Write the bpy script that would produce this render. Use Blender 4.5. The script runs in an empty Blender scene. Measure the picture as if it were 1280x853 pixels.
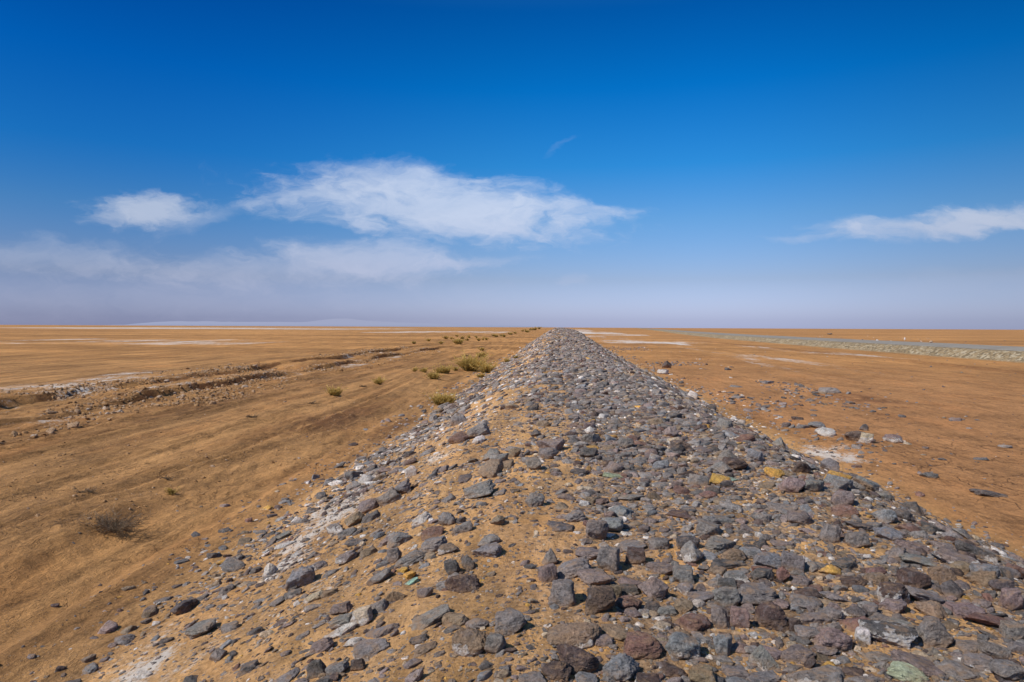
import bpy, math, random
import numpy as np
from mathutils import Vector, Matrix

C = bpy.context.scene.collection
SC = bpy.context.scene
rng = np.random.default_rng(11)
random.seed(4)

# ---------------------------------------------------------------- numpy noise
def _hash(ix, iy, iz, s):
    h = (ix.astype(np.int64) * 374761393 + iy.astype(np.int64) * 668265263 + iz.astype(np.int64) * 2147483647 * 3 + s * 974634777) & 0xFFFFFFFF
    h = ((h ^ (h >> 13)) * 1274126177) & 0xFFFFFFFF
    h = ((h ^ (h >> 16)) * 2246822519) & 0xFFFFFFFF
    return ((h ^ (h >> 15)) & 0xFFFFFF) / float(0xFFFFFF)

def vn(x, y, z=None, s=0):
    """value noise in 0..1"""
    x = np.asarray(x, float); y = np.asarray(y, float)
    z = np.zeros_like(x) if z is None else np.asarray(z, float)
    ix = np.floor(x); iy = np.floor(y); iz = np.floor(z)
    fx = x - ix; fy = y - iy; fz = z - iz
    fx = fx * fx * (3 - 2 * fx); fy = fy * fy * (3 - 2 * fy); fz = fz * fz * (3 - 2 * fz)
    r = 0
    zs = (0, 1) if np.any(fz) else (0,)
    for dz in zs:
        wz = (fz if dz else 1 - fz) if len(zs) == 2 else 1.0
        a = _hash(ix, iy, iz + dz, s); b = _hash(ix + 1, iy, iz + dz, s)
        c = _hash(ix, iy + 1, iz + dz, s); d = _hash(ix + 1, iy + 1, iz + dz, s)
        r = r + wz * ((a * (1 - fx) + b * fx) * (1 - fy) + (c * (1 - fx) + d * fx) * fy)
    return r

def fbm(x, y, z=None, s=0, o=4, g=.5):
    r = 0; a = 1; t = 0
    for k in range(o):
        m = 2 ** k
        r = r + a * (vn(np.asarray(x) * m + k * 17.3, np.asarray(y) * m - k * 9.1, None if z is None else np.asarray(z) * m, s + k) - .5)
        t += a; a *= g
    return r / t * 2          # about -1..1

def sm(x, a, b):
    t = np.clip((np.asarray(x, float) - a) / (b - a), 0, 1)
    return t * t * (3 - 2 * t)

def band(x, a, b, f):
    return sm(x, a - f, a + f) * (1 - sm(x, b - f, b + f))

# ---------------------------------------------------------------- the camera, and where its rays meet the ground
EYE = np.array([0., 0., 2.6]); LENS = 24.0; FPX = 1280 * LENS / 36
YAW = math.radians(3.9); PITCH = math.radians(1.17); ROLL = math.radians(.27)
fw = np.array([-math.sin(YAW) * math.cos(PITCH), math.cos(YAW) * math.cos(PITCH), -math.sin(PITCH)])
rt = np.array([math.cos(YAW), math.sin(YAW), 0.])
up = np.cross(rt, fw)
rt, up = rt * math.cos(ROLL) + up * math.sin(ROLL), up * math.cos(ROLL) - rt * math.sin(ROLL)

def ray(px, py):
    d = fw + rt * ((px - 640) / FPX) + up * ((426.5 - py) / FPX)
    return d / np.linalg.norm(d)

def to_px(p):
    v = np.asarray(p, float) - EYE
    d = v @ fw
    return 640 + FPX * (v @ rt) / d, 426.5 - FPX * (v @ up) / d, d

# ---------------------------------------------------------------- the lie of the land
def edge_w(y, s):                       # the bank's edges wander a little
    return .34 * fbm(np.asarray(y) * .30, np.zeros_like(y) + 3.3, s=s, o=3) 

def rise(y):
    return sm(y, 12, 135)

def bank_h(x, y):
    ex = edge_w(y, 5); rx = edge_w(y, 8)
    g = rise(y)
    l = np.clip((x + 3.75 + ex + 1.1 * g) / (3.35 + .6 * g), 0, 1)
    r = np.clip((5.35 - .38 * sm(y, 8, 15) + rx + 1.0 * g - x) / (2.45 + .9 * g), 0, 1)
    l = l - .045 * np.sin(l * 2 * math.pi); r = r - .05 * np.sin(r * 2 * math.pi)
    t = np.minimum(l, r)
    k = .08                              # rounded shoulders
    t = -k * np.log(np.exp(-l / k) + np.exp(-r / k)) ; t = np.clip(t, 0, 1)
    t = np.where((l <= 0) | (r <= 0), 0, t)
    crown = .04 * np.exp(-((x - 1.5) / 1.6) ** 2)
    return t * (1.0 + 1.20 * g + .16 * sm(y, 12, 30) * fbm(y * .09, y * 0 + 6.1, s=12, o=3)) + crown * (t > .5) * sm(t, .5, 1)

def road_x(y):
    return 35.0 + .11 * 90 * np.log1p(np.exp((np.asarray(y, float) - 150) / 45.)) * .5 + .35 * fbm(np.asarray(y) * .05, np.zeros_like(y) + 1.7, s=31, o=2)

def scarps(x, y):
    s1 = -14.3 + .65 * fbm(y * .22, x * 0 + 7, s=75, o=4)
    s2 = -16.6 + .9 * fbm(y * .18, x * 0 + 9, s=78, o=4)
    g1 = .35 + .85 * sm(vn(y * .16, x * 0 + .5, s=80), .35, .62)
    return s1, s2, g1

def height(x, y):
    x = np.asarray(x, float); y = np.asarray(y, float)
    h = bank_h(x, y)
    onb = band(x, -3.7 - rise(y), 5.3 + rise(y), .3)
    far = 1 - sm(np.hypot(x, y), 200, 600)
    # bank surface: lumps and little hollows
    h = h + onb * (.035 * fbm(x * 1.1, y * 1.1, s=41, o=3) + .022 * fbm(x * 4, y * 4, s=45, o=3))
    # rills on the left flank
    lf = band(x, -3.6, -.6, .3)
    h = h + lf * .022 * fbm(x * .9 + y * .25, y * 3.2, s=49, o=3)
    # left: shallow ditch, a berm with the dead shrub, ripples along the flow
    left = 1 - sm(x, -4.1, -3.3)
    h = h - left * .10 * np.exp(-((x + 5.0) / .9) ** 2)
    bx = x + 5.95 + .25 * np.sin(y * .8) + .2 * fbm(y * .7, x * .4, s=52, o=2)
    bm = band(y, 6.3, 9.6, .8)
    h = h + .16 * bm * np.where(bx < 0, np.exp(-(bx / 1.1) ** 2), np.exp(-(bx / .22) ** 2))
    h = h + left * far * (.05 * fbm(x * .5, y * .16, s=55, o=3) + .022 * fbm(x * 2.2 + y * .25, y * .7, s=58, o=4))
    rip = left * band(x, -9.5, -4.2, .8) * band(y, 5, 34, 4)
    h = h + rip * .022 * fbm(x * 9 + y * 2.5, y * 2.6, s=63, o=3) * (.4 + .9 * vn(x * .7, y * .35, s=66))
    near = 1 - sm(y, 16, 40)
    h = h + left * near * band(x, -13, -3.6, .6) * (.009 * fbm(x * 7 + y * 3, y * 5, s=67, o=3) + .020 * np.abs(fbm(x * 2.6 + y * .6, y * 1.5, s=68, o=3)) - .010)
    h = h + left * .035 * bm * np.exp(-((x + 5.9) / .8) ** 2) * fbm(x * 5, y * 5, s=69, o=3)
    # wheel ruts along the ditch
    for c0, a in ((-10.6, .05), (-12.2, .05), (-8.4, .035), (-7.1, .03), (-5.0, .02)):
        cx = c0 + .35 * np.sin(y * .13 + c0) + .15 * fbm(y * .5, x * 0 + c0, s=70, o=2)
        q = (x - cx)
        h = h + left * far * a * 1.9 * (np.exp(-((q - .28) / .14) ** 2) - 1.3 * np.exp(-(q / .17) ** 2)) * (.25 + .9 * vn(y * .3 + c0, x * 0, s=72))
    # two broken scarps that step up to the plain on the left
    up1 = sm(y, -5, 6) * (1 - sm(y, 70, 120))
    s1, s2, g1 = scarps(x, y)
    h = h + left * (.20 * up1 * g1 * (1 - sm(x - s1, -.06, .06)) + (.38 - .20 * up1 * g1) * (1 - sm(x - s2, -.08 - 2.5 * (1 - up1), .08 + 2.5 * (1 - up1))))
    crs = band(x, -18.5, -12.0, .8) * band(y, 4, 75, 6)
    h = h + left * crs * (.06 * fbm(x * 1.8, y * 1.1, s=84, o=4) + .07 * np.abs(fbm(x * 6, y * 5, s=88, o=3)))
    # right: flat mud with faint swells and an old rut
    right = sm(x, 4.9, 5.9)
    h = h + right * far * (.028 * fbm(x * .25, y * .12, s=90, o=3) + .006 * fbm(x * 2.5, y * 1.6, s=93, o=3))
    h = h + right * .10 * np.exp(-(((x - 6.6) / 1.1) ** 2 + ((y - 15.6) / 2.0) ** 2))      # rubble spur beside the bank
    rr = x - (27.8 + .4 * np.sin(y * .05) + .3 * fbm(y * .2, x * 0, s=95, o=2))
    h = h + right * far * .05 * (np.exp(-((rr + .5) / .3) ** 2) - 1.4 * np.exp(-(rr / .3) ** 2))
    # the gravel road's embankment
    q = x - road_x(y)
    w = 13.5
    t = np.minimum(np.clip(q / 1.9, 0, 1), np.clip((w - q) / 1.9, 0, 1))
    rough = (1 - sm(t, .85, 1.0)) * sm(t, 0, .15)
    h = h + .83 * sm(t, -.08, 1.02) * (t > 0) + rough * .09 * fbm(x * 1.6, y * 1.6, s=97, o=3) * (1 - sm(y, 250, 500))
    # the far plain rolls very slightly
    h = h + sm(np.hypot(x, y), 260, 900) * .55 * fbm(x * .0021, y * .0035, s=99, o=3)
    return h

GRID = {}
def hf(x, y):
    """height read off the ground sheet that was built (bilinear)"""
    gx_, gy_, gz = GRID['x'], GRID['y'], GRID['z']
    x = np.clip(np.asarray(x, float), gx_[0], gx_[-1] - 1e-6); y = np.clip(np.asarray(y, float), gy_[0], gy_[-1] - 1e-6)
    i = np.clip(np.searchsorted(gx_, x, 'right') - 1, 0, len(gx_) - 2); j = np.clip(np.searchsorted(gy_, y, 'right') - 1, 0, len(gy_) - 2)
    u = (x - gx_[i]) / (gx_[i + 1] - gx_[i]); v = (y - gy_[j]) / (gy_[j + 1] - gy_[j])
    return (gz[j, i] * (1 - u) + gz[j, i + 1] * u) * (1 - v) + (gz[j + 1, i] * (1 - u) + gz[j + 1, i + 1] * u) * v

def ground_at(px, py):
    d = ray(px, py)
    ts = np.concatenate([np.arange(1.5, 30, .03), np.geomspace(30, 4000, 4000)])
    P = EYE + ts[:, None] * d
    below = P[:, 2] < hf(P[:, 0], P[:, 1])
    i = int(np.argmax(below)) if below.any() else len(ts) - 1
    a, b = ts[max(i - 1, 0)], ts[i]
    for _ in range(14):
        m = (a + b) / 2; p = EYE + m * d
        if p[2] < float(hf(p[0], p[1])): b = m
        else: a = m
    return EYE + b * d

def normal_at(x, y, e=.12):
    h = lambda a, b: float(hf(a, b))
    n = Vector((h(x - e, y) - h(x + e, y), h(x, y - e) - h(x, y + e), 2 * e)); n.normalize()
    return n

# ---------------------------------------------------------------- mesh helpers
def mesh_np(name, V, F, mat=None, smooth=True, cols=None, hz=None, flatmask=None, extra=None):
    V = np.ascontiguousarray(V, dtype=np.float32); F = np.ascontiguousarray(F, dtype=np.int32)
    me = bpy.data.meshes.new(name); k = F.shape[1]
    me.vertices.add(len(V)); me.vertices.foreach_set('co', V.ravel())
    me.loops.add(F.size); me.loops.foreach_set('vertex_index', F.ravel())
    me.polygons.add(len(F)); me.polygons.foreach_set('loop_start', np.arange(0, F.size, k, dtype=np.int32))
    sf = np.full(len(F), smooth, dtype=bool) if flatmask is None else ~flatmask
    me.polygons.foreach_set('use_smooth', sf)
    if cols is not None:
        a = me.attributes.new('col', 'FLOAT_COLOR', 'POINT'); a.data.foreach_set('color', np.ascontiguousarray(cols, dtype=np.float32).ravel())
    if hz is not None:
        a = me.attributes.new('hz', 'FLOAT', 'POINT'); a.data.foreach_set('value', np.ascontiguousarray(hz, dtype=np.float32))
    for nm, val in (extra or {}).items():
        a = me.attributes.new(nm, 'FLOAT', 'POINT'); a.data.foreach_set('value', np.ascontiguousarray(val, dtype=np.float32))
    me.update(calc_edges=True)
    if mat: me.materials.append(mat)
    return me

def link(name, me, loc=(0, 0, 0)):
    o = bpy.data.objects.new(name, me); C.objects.link(o); o.location = loc
    return o

def tag(o, label=None, cat=None, group=None, kind=None):
    if label: o['label'] = label
    if cat: o['category'] = cat
    if group: o['group'] = group
    if kind: o['kind'] = kind
    return o

# ---------------------------------------------------------------- node helpers
class NB:
    def __init__(s, nt): s.nt = nt; s.n = nt.nodes; s.l = nt.links
    def node(s, t, **k):
        x = s.n.new(t)
        for a, b in k.items(): setattr(x, a, b)
        return x
    def _in(s, sock, v):
        if isinstance(v, bpy.types.NodeSocket): s.l.new(v, sock)
        elif v is not None: sock.default_value = v
    def m(s, op, a, b=None, c=None, clamp=False):
        x = s.node('ShaderNodeMath', operation=op, use_clamp=clamp)
        s._in(x.inputs[0], a); s._in(x.inputs[1], b); s._in(x.inputs[2], c)
        return x.outputs[0]
    def vm(s, op, a, b=None, out=0):
        x = s.node('ShaderNodeVectorMath', operation=op)
        s._in(x.inputs[0], a)
        if b is not None: s._in(x.inputs['Scale'] if op == 'SCALE' else x.inputs[1], b)
        return x.outputs[out]
    def step(s, v, a, b, lo=0., hi=1.):
        x = s.node('ShaderNodeMapRange', interpolation_type='SMOOTHSTEP'); x.clamp = True
        s._in(x.inputs[0], v); s._in(x.inputs[1], a); s._in(x.inputs[2], b); s._in(x.inputs[3], lo); s._in(x.inputs[4], hi)
        return x.outputs[0]
    def mix(s, f, a, b, mode='MIX'):
        x = s.node('ShaderNodeMix', data_type='RGBA', blend_type=mode)
        s._in(x.inputs[0], f)
        for q, v in ((6, a), (7, b)):
            s._in(x.inputs[q], (v + (1,)) if isinstance(v, tuple) and len(v) == 3 else v)
        return x.outputs[2]
    def noise(s, vec, scale, detail=4., rough=.5, dist=0., out=0):
        x = s.node('ShaderNodeTexNoise'); s._in(x.inputs['Vector'], vec)
        x.inputs['Scale'].default_value = scale; x.inputs['Detail'].default_value = detail
        x.inputs['Roughness'].default_value = rough; x.inputs['Distortion'].default_value = dist
        return x.outputs[out]
    def voro(s, vec, scale, feature='F1', rnd=1., out=0):
        x = s.node('ShaderNodeTexVoronoi', feature=feature); s._in(x.inputs['Vector'], vec)
        x.inputs['Scale'].default_value = scale; x.inputs['Randomness'].default_value = rnd
        return x.outputs[out]
    def attr(s, name, out=0):
        return s.node('ShaderNodeAttribute', attribute_name=name).outputs[out]
    def comb(s, x, y, z):
        c = s.node('ShaderNodeCombineXYZ'); s._in(c.inputs[0], x); s._in(c.inputs[1], y); s._in(c.inputs[2], z); return c.outputs[0]
    def bump(s, h, strength, dist, nrm=None):
        x = s.node('ShaderNodeBump'); x.inputs['Strength'].default_value = strength; x.inputs['Distance'].default_value = dist
        s._in(x.inputs['Height'], h)
        if nrm is not None: s._in(x.inputs['Normal'], nrm)
        return x.outputs[0]

def new_mat(name, rough=.9, spec=.15):
    m = bpy.data.materials.new(name); m.use_nodes = True
    b = m.node_tree.nodes['Principled BSDF']; b.inputs['Roughness'].default_value = rough
    b.inputs['Specular IOR Level'].default_value = spec
    return m, NB(m.node_tree), b

SAND = (.52, .285, .112)       # pale bank sand
SANDL = (.405, .208, .076)      # darker ditch sand
SANDR = (.435, .208, .080)      # reddish flat
SALT = (.70, .63, .55)

def ground_material(name):
    m, b, bs = new_mat(name)
    P = b.node('ShaderNodeNewGeometry').outputs['Position']
    st = b.vm('MULTIPLY', P, (1.0, .30, 1.0))          # drawn out along the bank
    n1 = b.noise(st, .55, 6, .6); n2 = b.noise(st, 3.2, 6, .65, .6); n3 = b.noise(P, 28, 5, .7); n4 = b.noise(P, 170, 3, .7); n5 = b.noise(b.vm('MULTIPLY', P, (1., .55, 1.)), 9.5, 6, .7, .5)
    nf = b.noise(P, .012, 5, .6); nw = b.noise(b.vm('MULTIPLY', P, (.25, 1., 1.)), .05, 6, .6)
    bank, salt, red, dark, crk, olive = [b.attr(k, 2) for k in ('bank', 'salt', 'red', 'dark', 'crack', 'olive')]
    far = b.attr('far', 2)
    c = b.mix(red, SANDL, SANDR)
    c = b.mix(bank, c, SAND)
    c = b.mix(b.m('MULTIPLY', far, .85), c, (.42, .205, .066))
    c = b.mix(olive, c, (.33, .235, .125))
    # broad and fine tone
    v = b.m('ADD', b.m('MULTIPLY', b.step(n1, .3, .7), .34), b.m('MULTIPLY', b.step(n2, .28, .72), .34))
    v = b.m('ADD', v, b.m('MULTIPLY', b.step(n3, .32, .68), .36)); v = b.m('ADD', v, b.m('MULTIPLY', n4, .40))
    n6 = b.noise(b.vm('MULTIPLY', P, (1.7, .11, 1.)), 1.1, 6, .66, .3)
    v = b.m('ADD', v, b.m('MULTIPLY', b.m('SUBTRACT', b.m('MULTIPLY', b.step(n6, .36, .64), .48), .20), b.m('SUBTRACT', 1., b.m('MULTIPLY', red, .85))))
    v = b.m('ADD', v, b.m('MULTIPLY', b.step(n5, .32, .68), .38)); v = b.m('ADD', v, .12)
    fv = b.m('ADD', b.m('MULTIPLY', b.step(nf, .35, .65), .22), b.m('MULTIPLY', b.step(nw, .38, .62), .38)); fv = b.m('ADD', fv, .70)
    v = b.m('MULTIPLY', v, b.m('ADD', b.m('MULTIPLY', b.m('SUBTRACT', fv, 1.), far), 1.))
    c = b.vm('SCALE', c, v)
    # a warmer, redder cast in patches
    c = b.mix(b.m('MULTIPLY', b.step(b.noise(st, .9, 4, .6), .45, .7), .35), c, b.vm('MULTIPLY', c, (1.04, .88, .74)))
    # damp and dark streaks; along the scarps this is painted shade
    dk = b.m('MULTIPLY', dark, b.step(b.m('ADD', b.noise(b.vm('MULTIPLY', P, (2.6, .8, 1.)), 1.4, 6, .7, .8), b.m('MULTIPLY', b.step(dark, .75, .95), .14)), .36, .55))
    c = b.mix(dk, c, b.vm('MULTIPLY', c, (.42, .36, .37)))
    # fine erosion lines, thin and dark, where the crust has been washed
    n7 = b.noise(b.vm('MULTIPLY', P, (1.6, .55, 1.)), 3.1, 5, .62, .7)
    rl = b.m('MULTIPLY', b.m('SUBTRACT', 1., b.step(b.m('ABSOLUTE', b.m('SUBTRACT', n7, .5)), .004, .024)), b.step(b.noise(P, .8, 4, .6), .46, .60))
    rl = b.m('MULTIPLY', rl, b.m('MULTIPLY', b.m('SUBTRACT', 1., bank), b.m('SUBTRACT', 1., far)))
    c = b.mix(b.m('MULTIPLY', rl, .42), c, b.vm('SCALE', c, .38))
    # gravel specks on the bank: dark, grey and pale grains
    vc = b.voro(P, 62, out=1); vd = b.voro(P, 62, out=0)
    sepc = b.node('ShaderNodeSeparateColor'); b.l.new(vc, sepc.inputs[0])
    grain = b.m('MULTIPLY', b.step(vd, .42, .30), b.step(sepc.outputs[0], .70, .78))
    grain = b.m('MULTIPLY', grain, b.m('MULTIPLY', b.m('MAXIMUM', bank, b.m('MULTIPLY', b.m('SUBTRACT', 1., far), .55)), b.step(b.noise(P, 1.3, 4, .6), .38, .62)))
    gcol = b.mix(b.step(sepc.outputs[1], .75, .82), (.115, .10, .10), (.42, .34, .27))
    c = b.mix(b.m('MULTIPLY', grain, .8), c, gcol)
    fines = b.m('MULTIPLY', b.attr('fines', 2), b.step(b.noise(P, 3.4, 5, .65), .34, .60))
    fc = b.mix(b.step(n3, .35, .65), (.20, .125, .075), (.40, .27, .17))
    c = b.mix(b.m('MULTIPLY', fines, .85), c, b.vm('SCALE', fc, v))
    # olive gravel of the road's shoulder: pale and dark lumps
    vo = b.voro(P, 4.5, out=1); so = b.node('ShaderNodeSeparateColor'); b.l.new(vo, so.inputs[0])
    oc = b.mix(b.step(so.outputs[0], .55, .75), (.15, .115, .07), (.46, .38, .26))
    oc = b.mix(b.step(so.outputs[1], .5, .6), oc, (.29, .21, .115))
    c = b.mix(b.m('MULTIPLY', olive, .8), c, oc)
    # salt crust: blotchy near, streaky far
    sn = b.m('ADD', b.m('MULTIPLY', b.noise(b.vm('MULTIPLY', P, (1., .45, 1.)), 2.1, 7, .68, .4), .6), b.m('MULTIPLY', b.noise(P, 17, 5, .7), .4))
    snf = b.noise(b.vm('MULTIPLY', P, (.6, .14, 1.)), .28, 7, .72)
    sn = b.m('ADD', b.m('MULTIPLY', sn, b.m('SUBTRACT', 1., b.m('MULTIPLY', far, .6))), b.m('MULTIPLY', snf, b.m('MULTIPLY', far, .6)))
    th = b.m('SUBTRACT', .72, b.m('MULTIPLY', salt, .34))
    sa = b.m('MULTIPLY', b.step(b.m('SUBTRACT', sn, th), -.03, .09), b.step(salt, .02, .25))
    c = b.mix(b.m('MULTIPLY', sa, .82), c, SALT)
    # mud cracks on the right
    pw = b.vm('ADD', P, b.vm('SCALE', b.noise(P, 2.5, 4, .6, out=1), .35))
    ve = b.voro(pw, 1.9, 'DISTANCE_TO_EDGE')
    cr = b.m('MULTIPLY', b.m('SUBTRACT', 1., b.step(ve, .004, .022)), b.m('MULTIPLY', crk, b.step(b.noise(P, .8, 3, .6), .40, .52)))
    c = b.mix(b.m('MULTIPLY', cr, .85), c, (.11, .05, .022))
    b.l.new(c, bs.inputs['Base Color'])
    hgt = b.m('ADD', b.m('MULTIPLY', n3, .55), b.m('MULTIPLY', n4, .28))
    hgt = b.m('ADD', hgt, b.m('MULTIPLY', n2, 1.6)); hgt = b.m('ADD', hgt, b.m('MULTIPLY', n5, 1.2))
    hgt = b.m('ADD', hgt, b.m('MULTIPLY', grain, .35)); hgt = b.m('SUBTRACT', hgt, b.m('MULTIPLY', cr, .8)); hgt = b.m('SUBTRACT', hgt, b.m('MULTIPLY', rl, .7))
    b.l.new(b.bump(hgt, 1., .032), bs.inputs['Normal'])
    return m

def rock_material(name):
    m, b, bs = new_mat(name, .82, .22)
    tc = b.node('ShaderNodeTexCoord').outputs['Object']
    rnd = b.node('ShaderNodeObjectInfo').outputs['Random']
    P = b.vm('ADD', tc, b.vm('SCALE', b.comb(1., 1.7, 2.3), b.m('MULTIPLY', rnd, 37.)))
    col = b.attr('col', 0); salt = b.attr('col', 3); hz = b.attr('hz', 2)
    nz = b.node('ShaderNodeSeparateXYZ'); b.l.new(b.node('ShaderNodeNewGeometry').outputs['Normal'], nz.inputs[0])
    a = b.noise(P, 9, 6, .65, .3); f = b.noise(P, 55, 6, .7); g = b.noise(P, 260, 3, .7)
    v = b.m('ADD', b.m('MULTIPLY', b.step(a, .3, .7), .45), b.m('MULTIPLY', b.step(f, .34, .66), .75)); v = b.m('ADD', v, b.m('MULTIPLY', g, .7)); v = b.m('ADD', v, .12)
    c = b.vm('SCALE', col, v)
    # mauve / blue drift inside one stone
    c = b.mix(b.m('MULTIPLY', b.step(b.noise(P, 6, 4, .6), .42, .66), .5), c, b.vm('MULTIPLY', c, (1.18, .98, .84)))
    # pits
    pit = b.step(b.voro(P, 85), .30, .12)
    pit = b.m('MULTIPLY', pit, b.step(b.noise(P, 14, 3, .5), .42, .6))
    c = b.mix(b.m('MULTIPLY', pit, .55), c, b.vm('SCALE', c, .35))
    # pale mineral freckles
    fr = b.m('MULTIPLY', b.step(b.noise(P, 120, 4, .75), .60, .70), b.step(a, .40, .65))
    c = b.mix(b.m('MULTIPLY', fr, .55), c, (.47, .43, .40))
    c = b.mix(b.m('MULTIPLY', b.step(b.noise(P, 20, 5, .7, .5), .52, .66), .38), c, (.30, .265, .25))
    # salt crust, thickest low on the stone
    sn = b.m('ADD', b.noise(P, 16, 6, .68, .4), b.m('MULTIPLY', b.m('SUBTRACT', .50, hz), .42))
    sa = b.step(b.m('SUBTRACT', sn, b.m('SUBTRACT', .84, b.m('MULTIPLY', salt, .52))), -.015, .045)
    sa = b.m('MULTIPLY', sa, b.step(salt, .0, .06))
    sc = b.mix(b.step(f, .35, .65), (.50, .42, .34), (.74, .70, .66))
    c = b.mix(b.m('MULTIPLY', sa, .9), c, sc)
    # sand lodged at the foot and in hollows of the top
    du = b.m('MULTIPLY', b.m('SUBTRACT', 1., b.step(hz, .04, .55)), b.step(b.noise(P, 22, 5, .7), .34, .62))
    dt = b.m('MULTIPLY', b.step(nz.outputs[2], .45, .95), b.step(b.noise(P, 13, 6, .7), .47, .64))
    du = b.m('MAXIMUM', b.m('MULTIPLY', du, .75), b.m('MULTIPLY', dt, .60))
    c = b.mix(du, c, (.40, .245, .135))
    b.l.new(c, bs.inputs['Base Color'])
    h = b.m('ADD', b.m('MULTIPLY', f, .7), b.m('MULTIPLY', g, .30)); h = b.m('SUBTRACT', h, b.m('MULTIPLY', pit, .5))
    h = b.m('ADD', h, b.m('MULTIPLY', a, .6)); h = b.m('ADD', h, b.m('MULTIPLY', sa, .3))
    b.l.new(b.bump(h, 1., .026), bs.inputs['Normal'])
    return m

def mud_material(name):
    m, b, bs = new_mat(name, .95, .1)
    P = b.node('ShaderNodeTexCoord').outputs['Object']
    n = b.noise(P, 7, 5, .65); n2 = b.noise(P, 60, 4, .7)
    c = b.mix(b.step(b.m('ADD', b.m('MULTIPLY', n, .6), b.m('MULTIPLY', n2, .4)), .38, .62), (.21, .112, .05), (.43, .245, .11))
    sa = b.m('MULTIPLY', b.step(n2, .44, .56), b.attr('col', 3))
    c = b.mix(sa, c, (.62, .54, .46))
    b.l.new(c, bs.inputs['Base Color']); b.l.new(b.bump(n2, .8, .01), bs.inputs['Normal'])
    return m

def plain_noise_material(name, c0, c1, scale, rough=.9, bump=.5, dist=.01):
    m, b, bs = new_mat(name, rough)
    P = b.node('ShaderNodeTexCoord').outputs['Object']
    n = b.noise(P, scale, 5, .65); n2 = b.noise(P, scale * 7, 3, .6)
    c = b.mix(b.step(b.m('ADD', b.m('MULTIPLY', n, .6), b.m('MULTIPLY', n2, .4)), .36, .64), c0, c1)
    b.l.new(c, bs.inputs['Base Color']); b.l.new(b.bump(n2, bump, dist), bs.inputs['Normal'])
    return m
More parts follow.
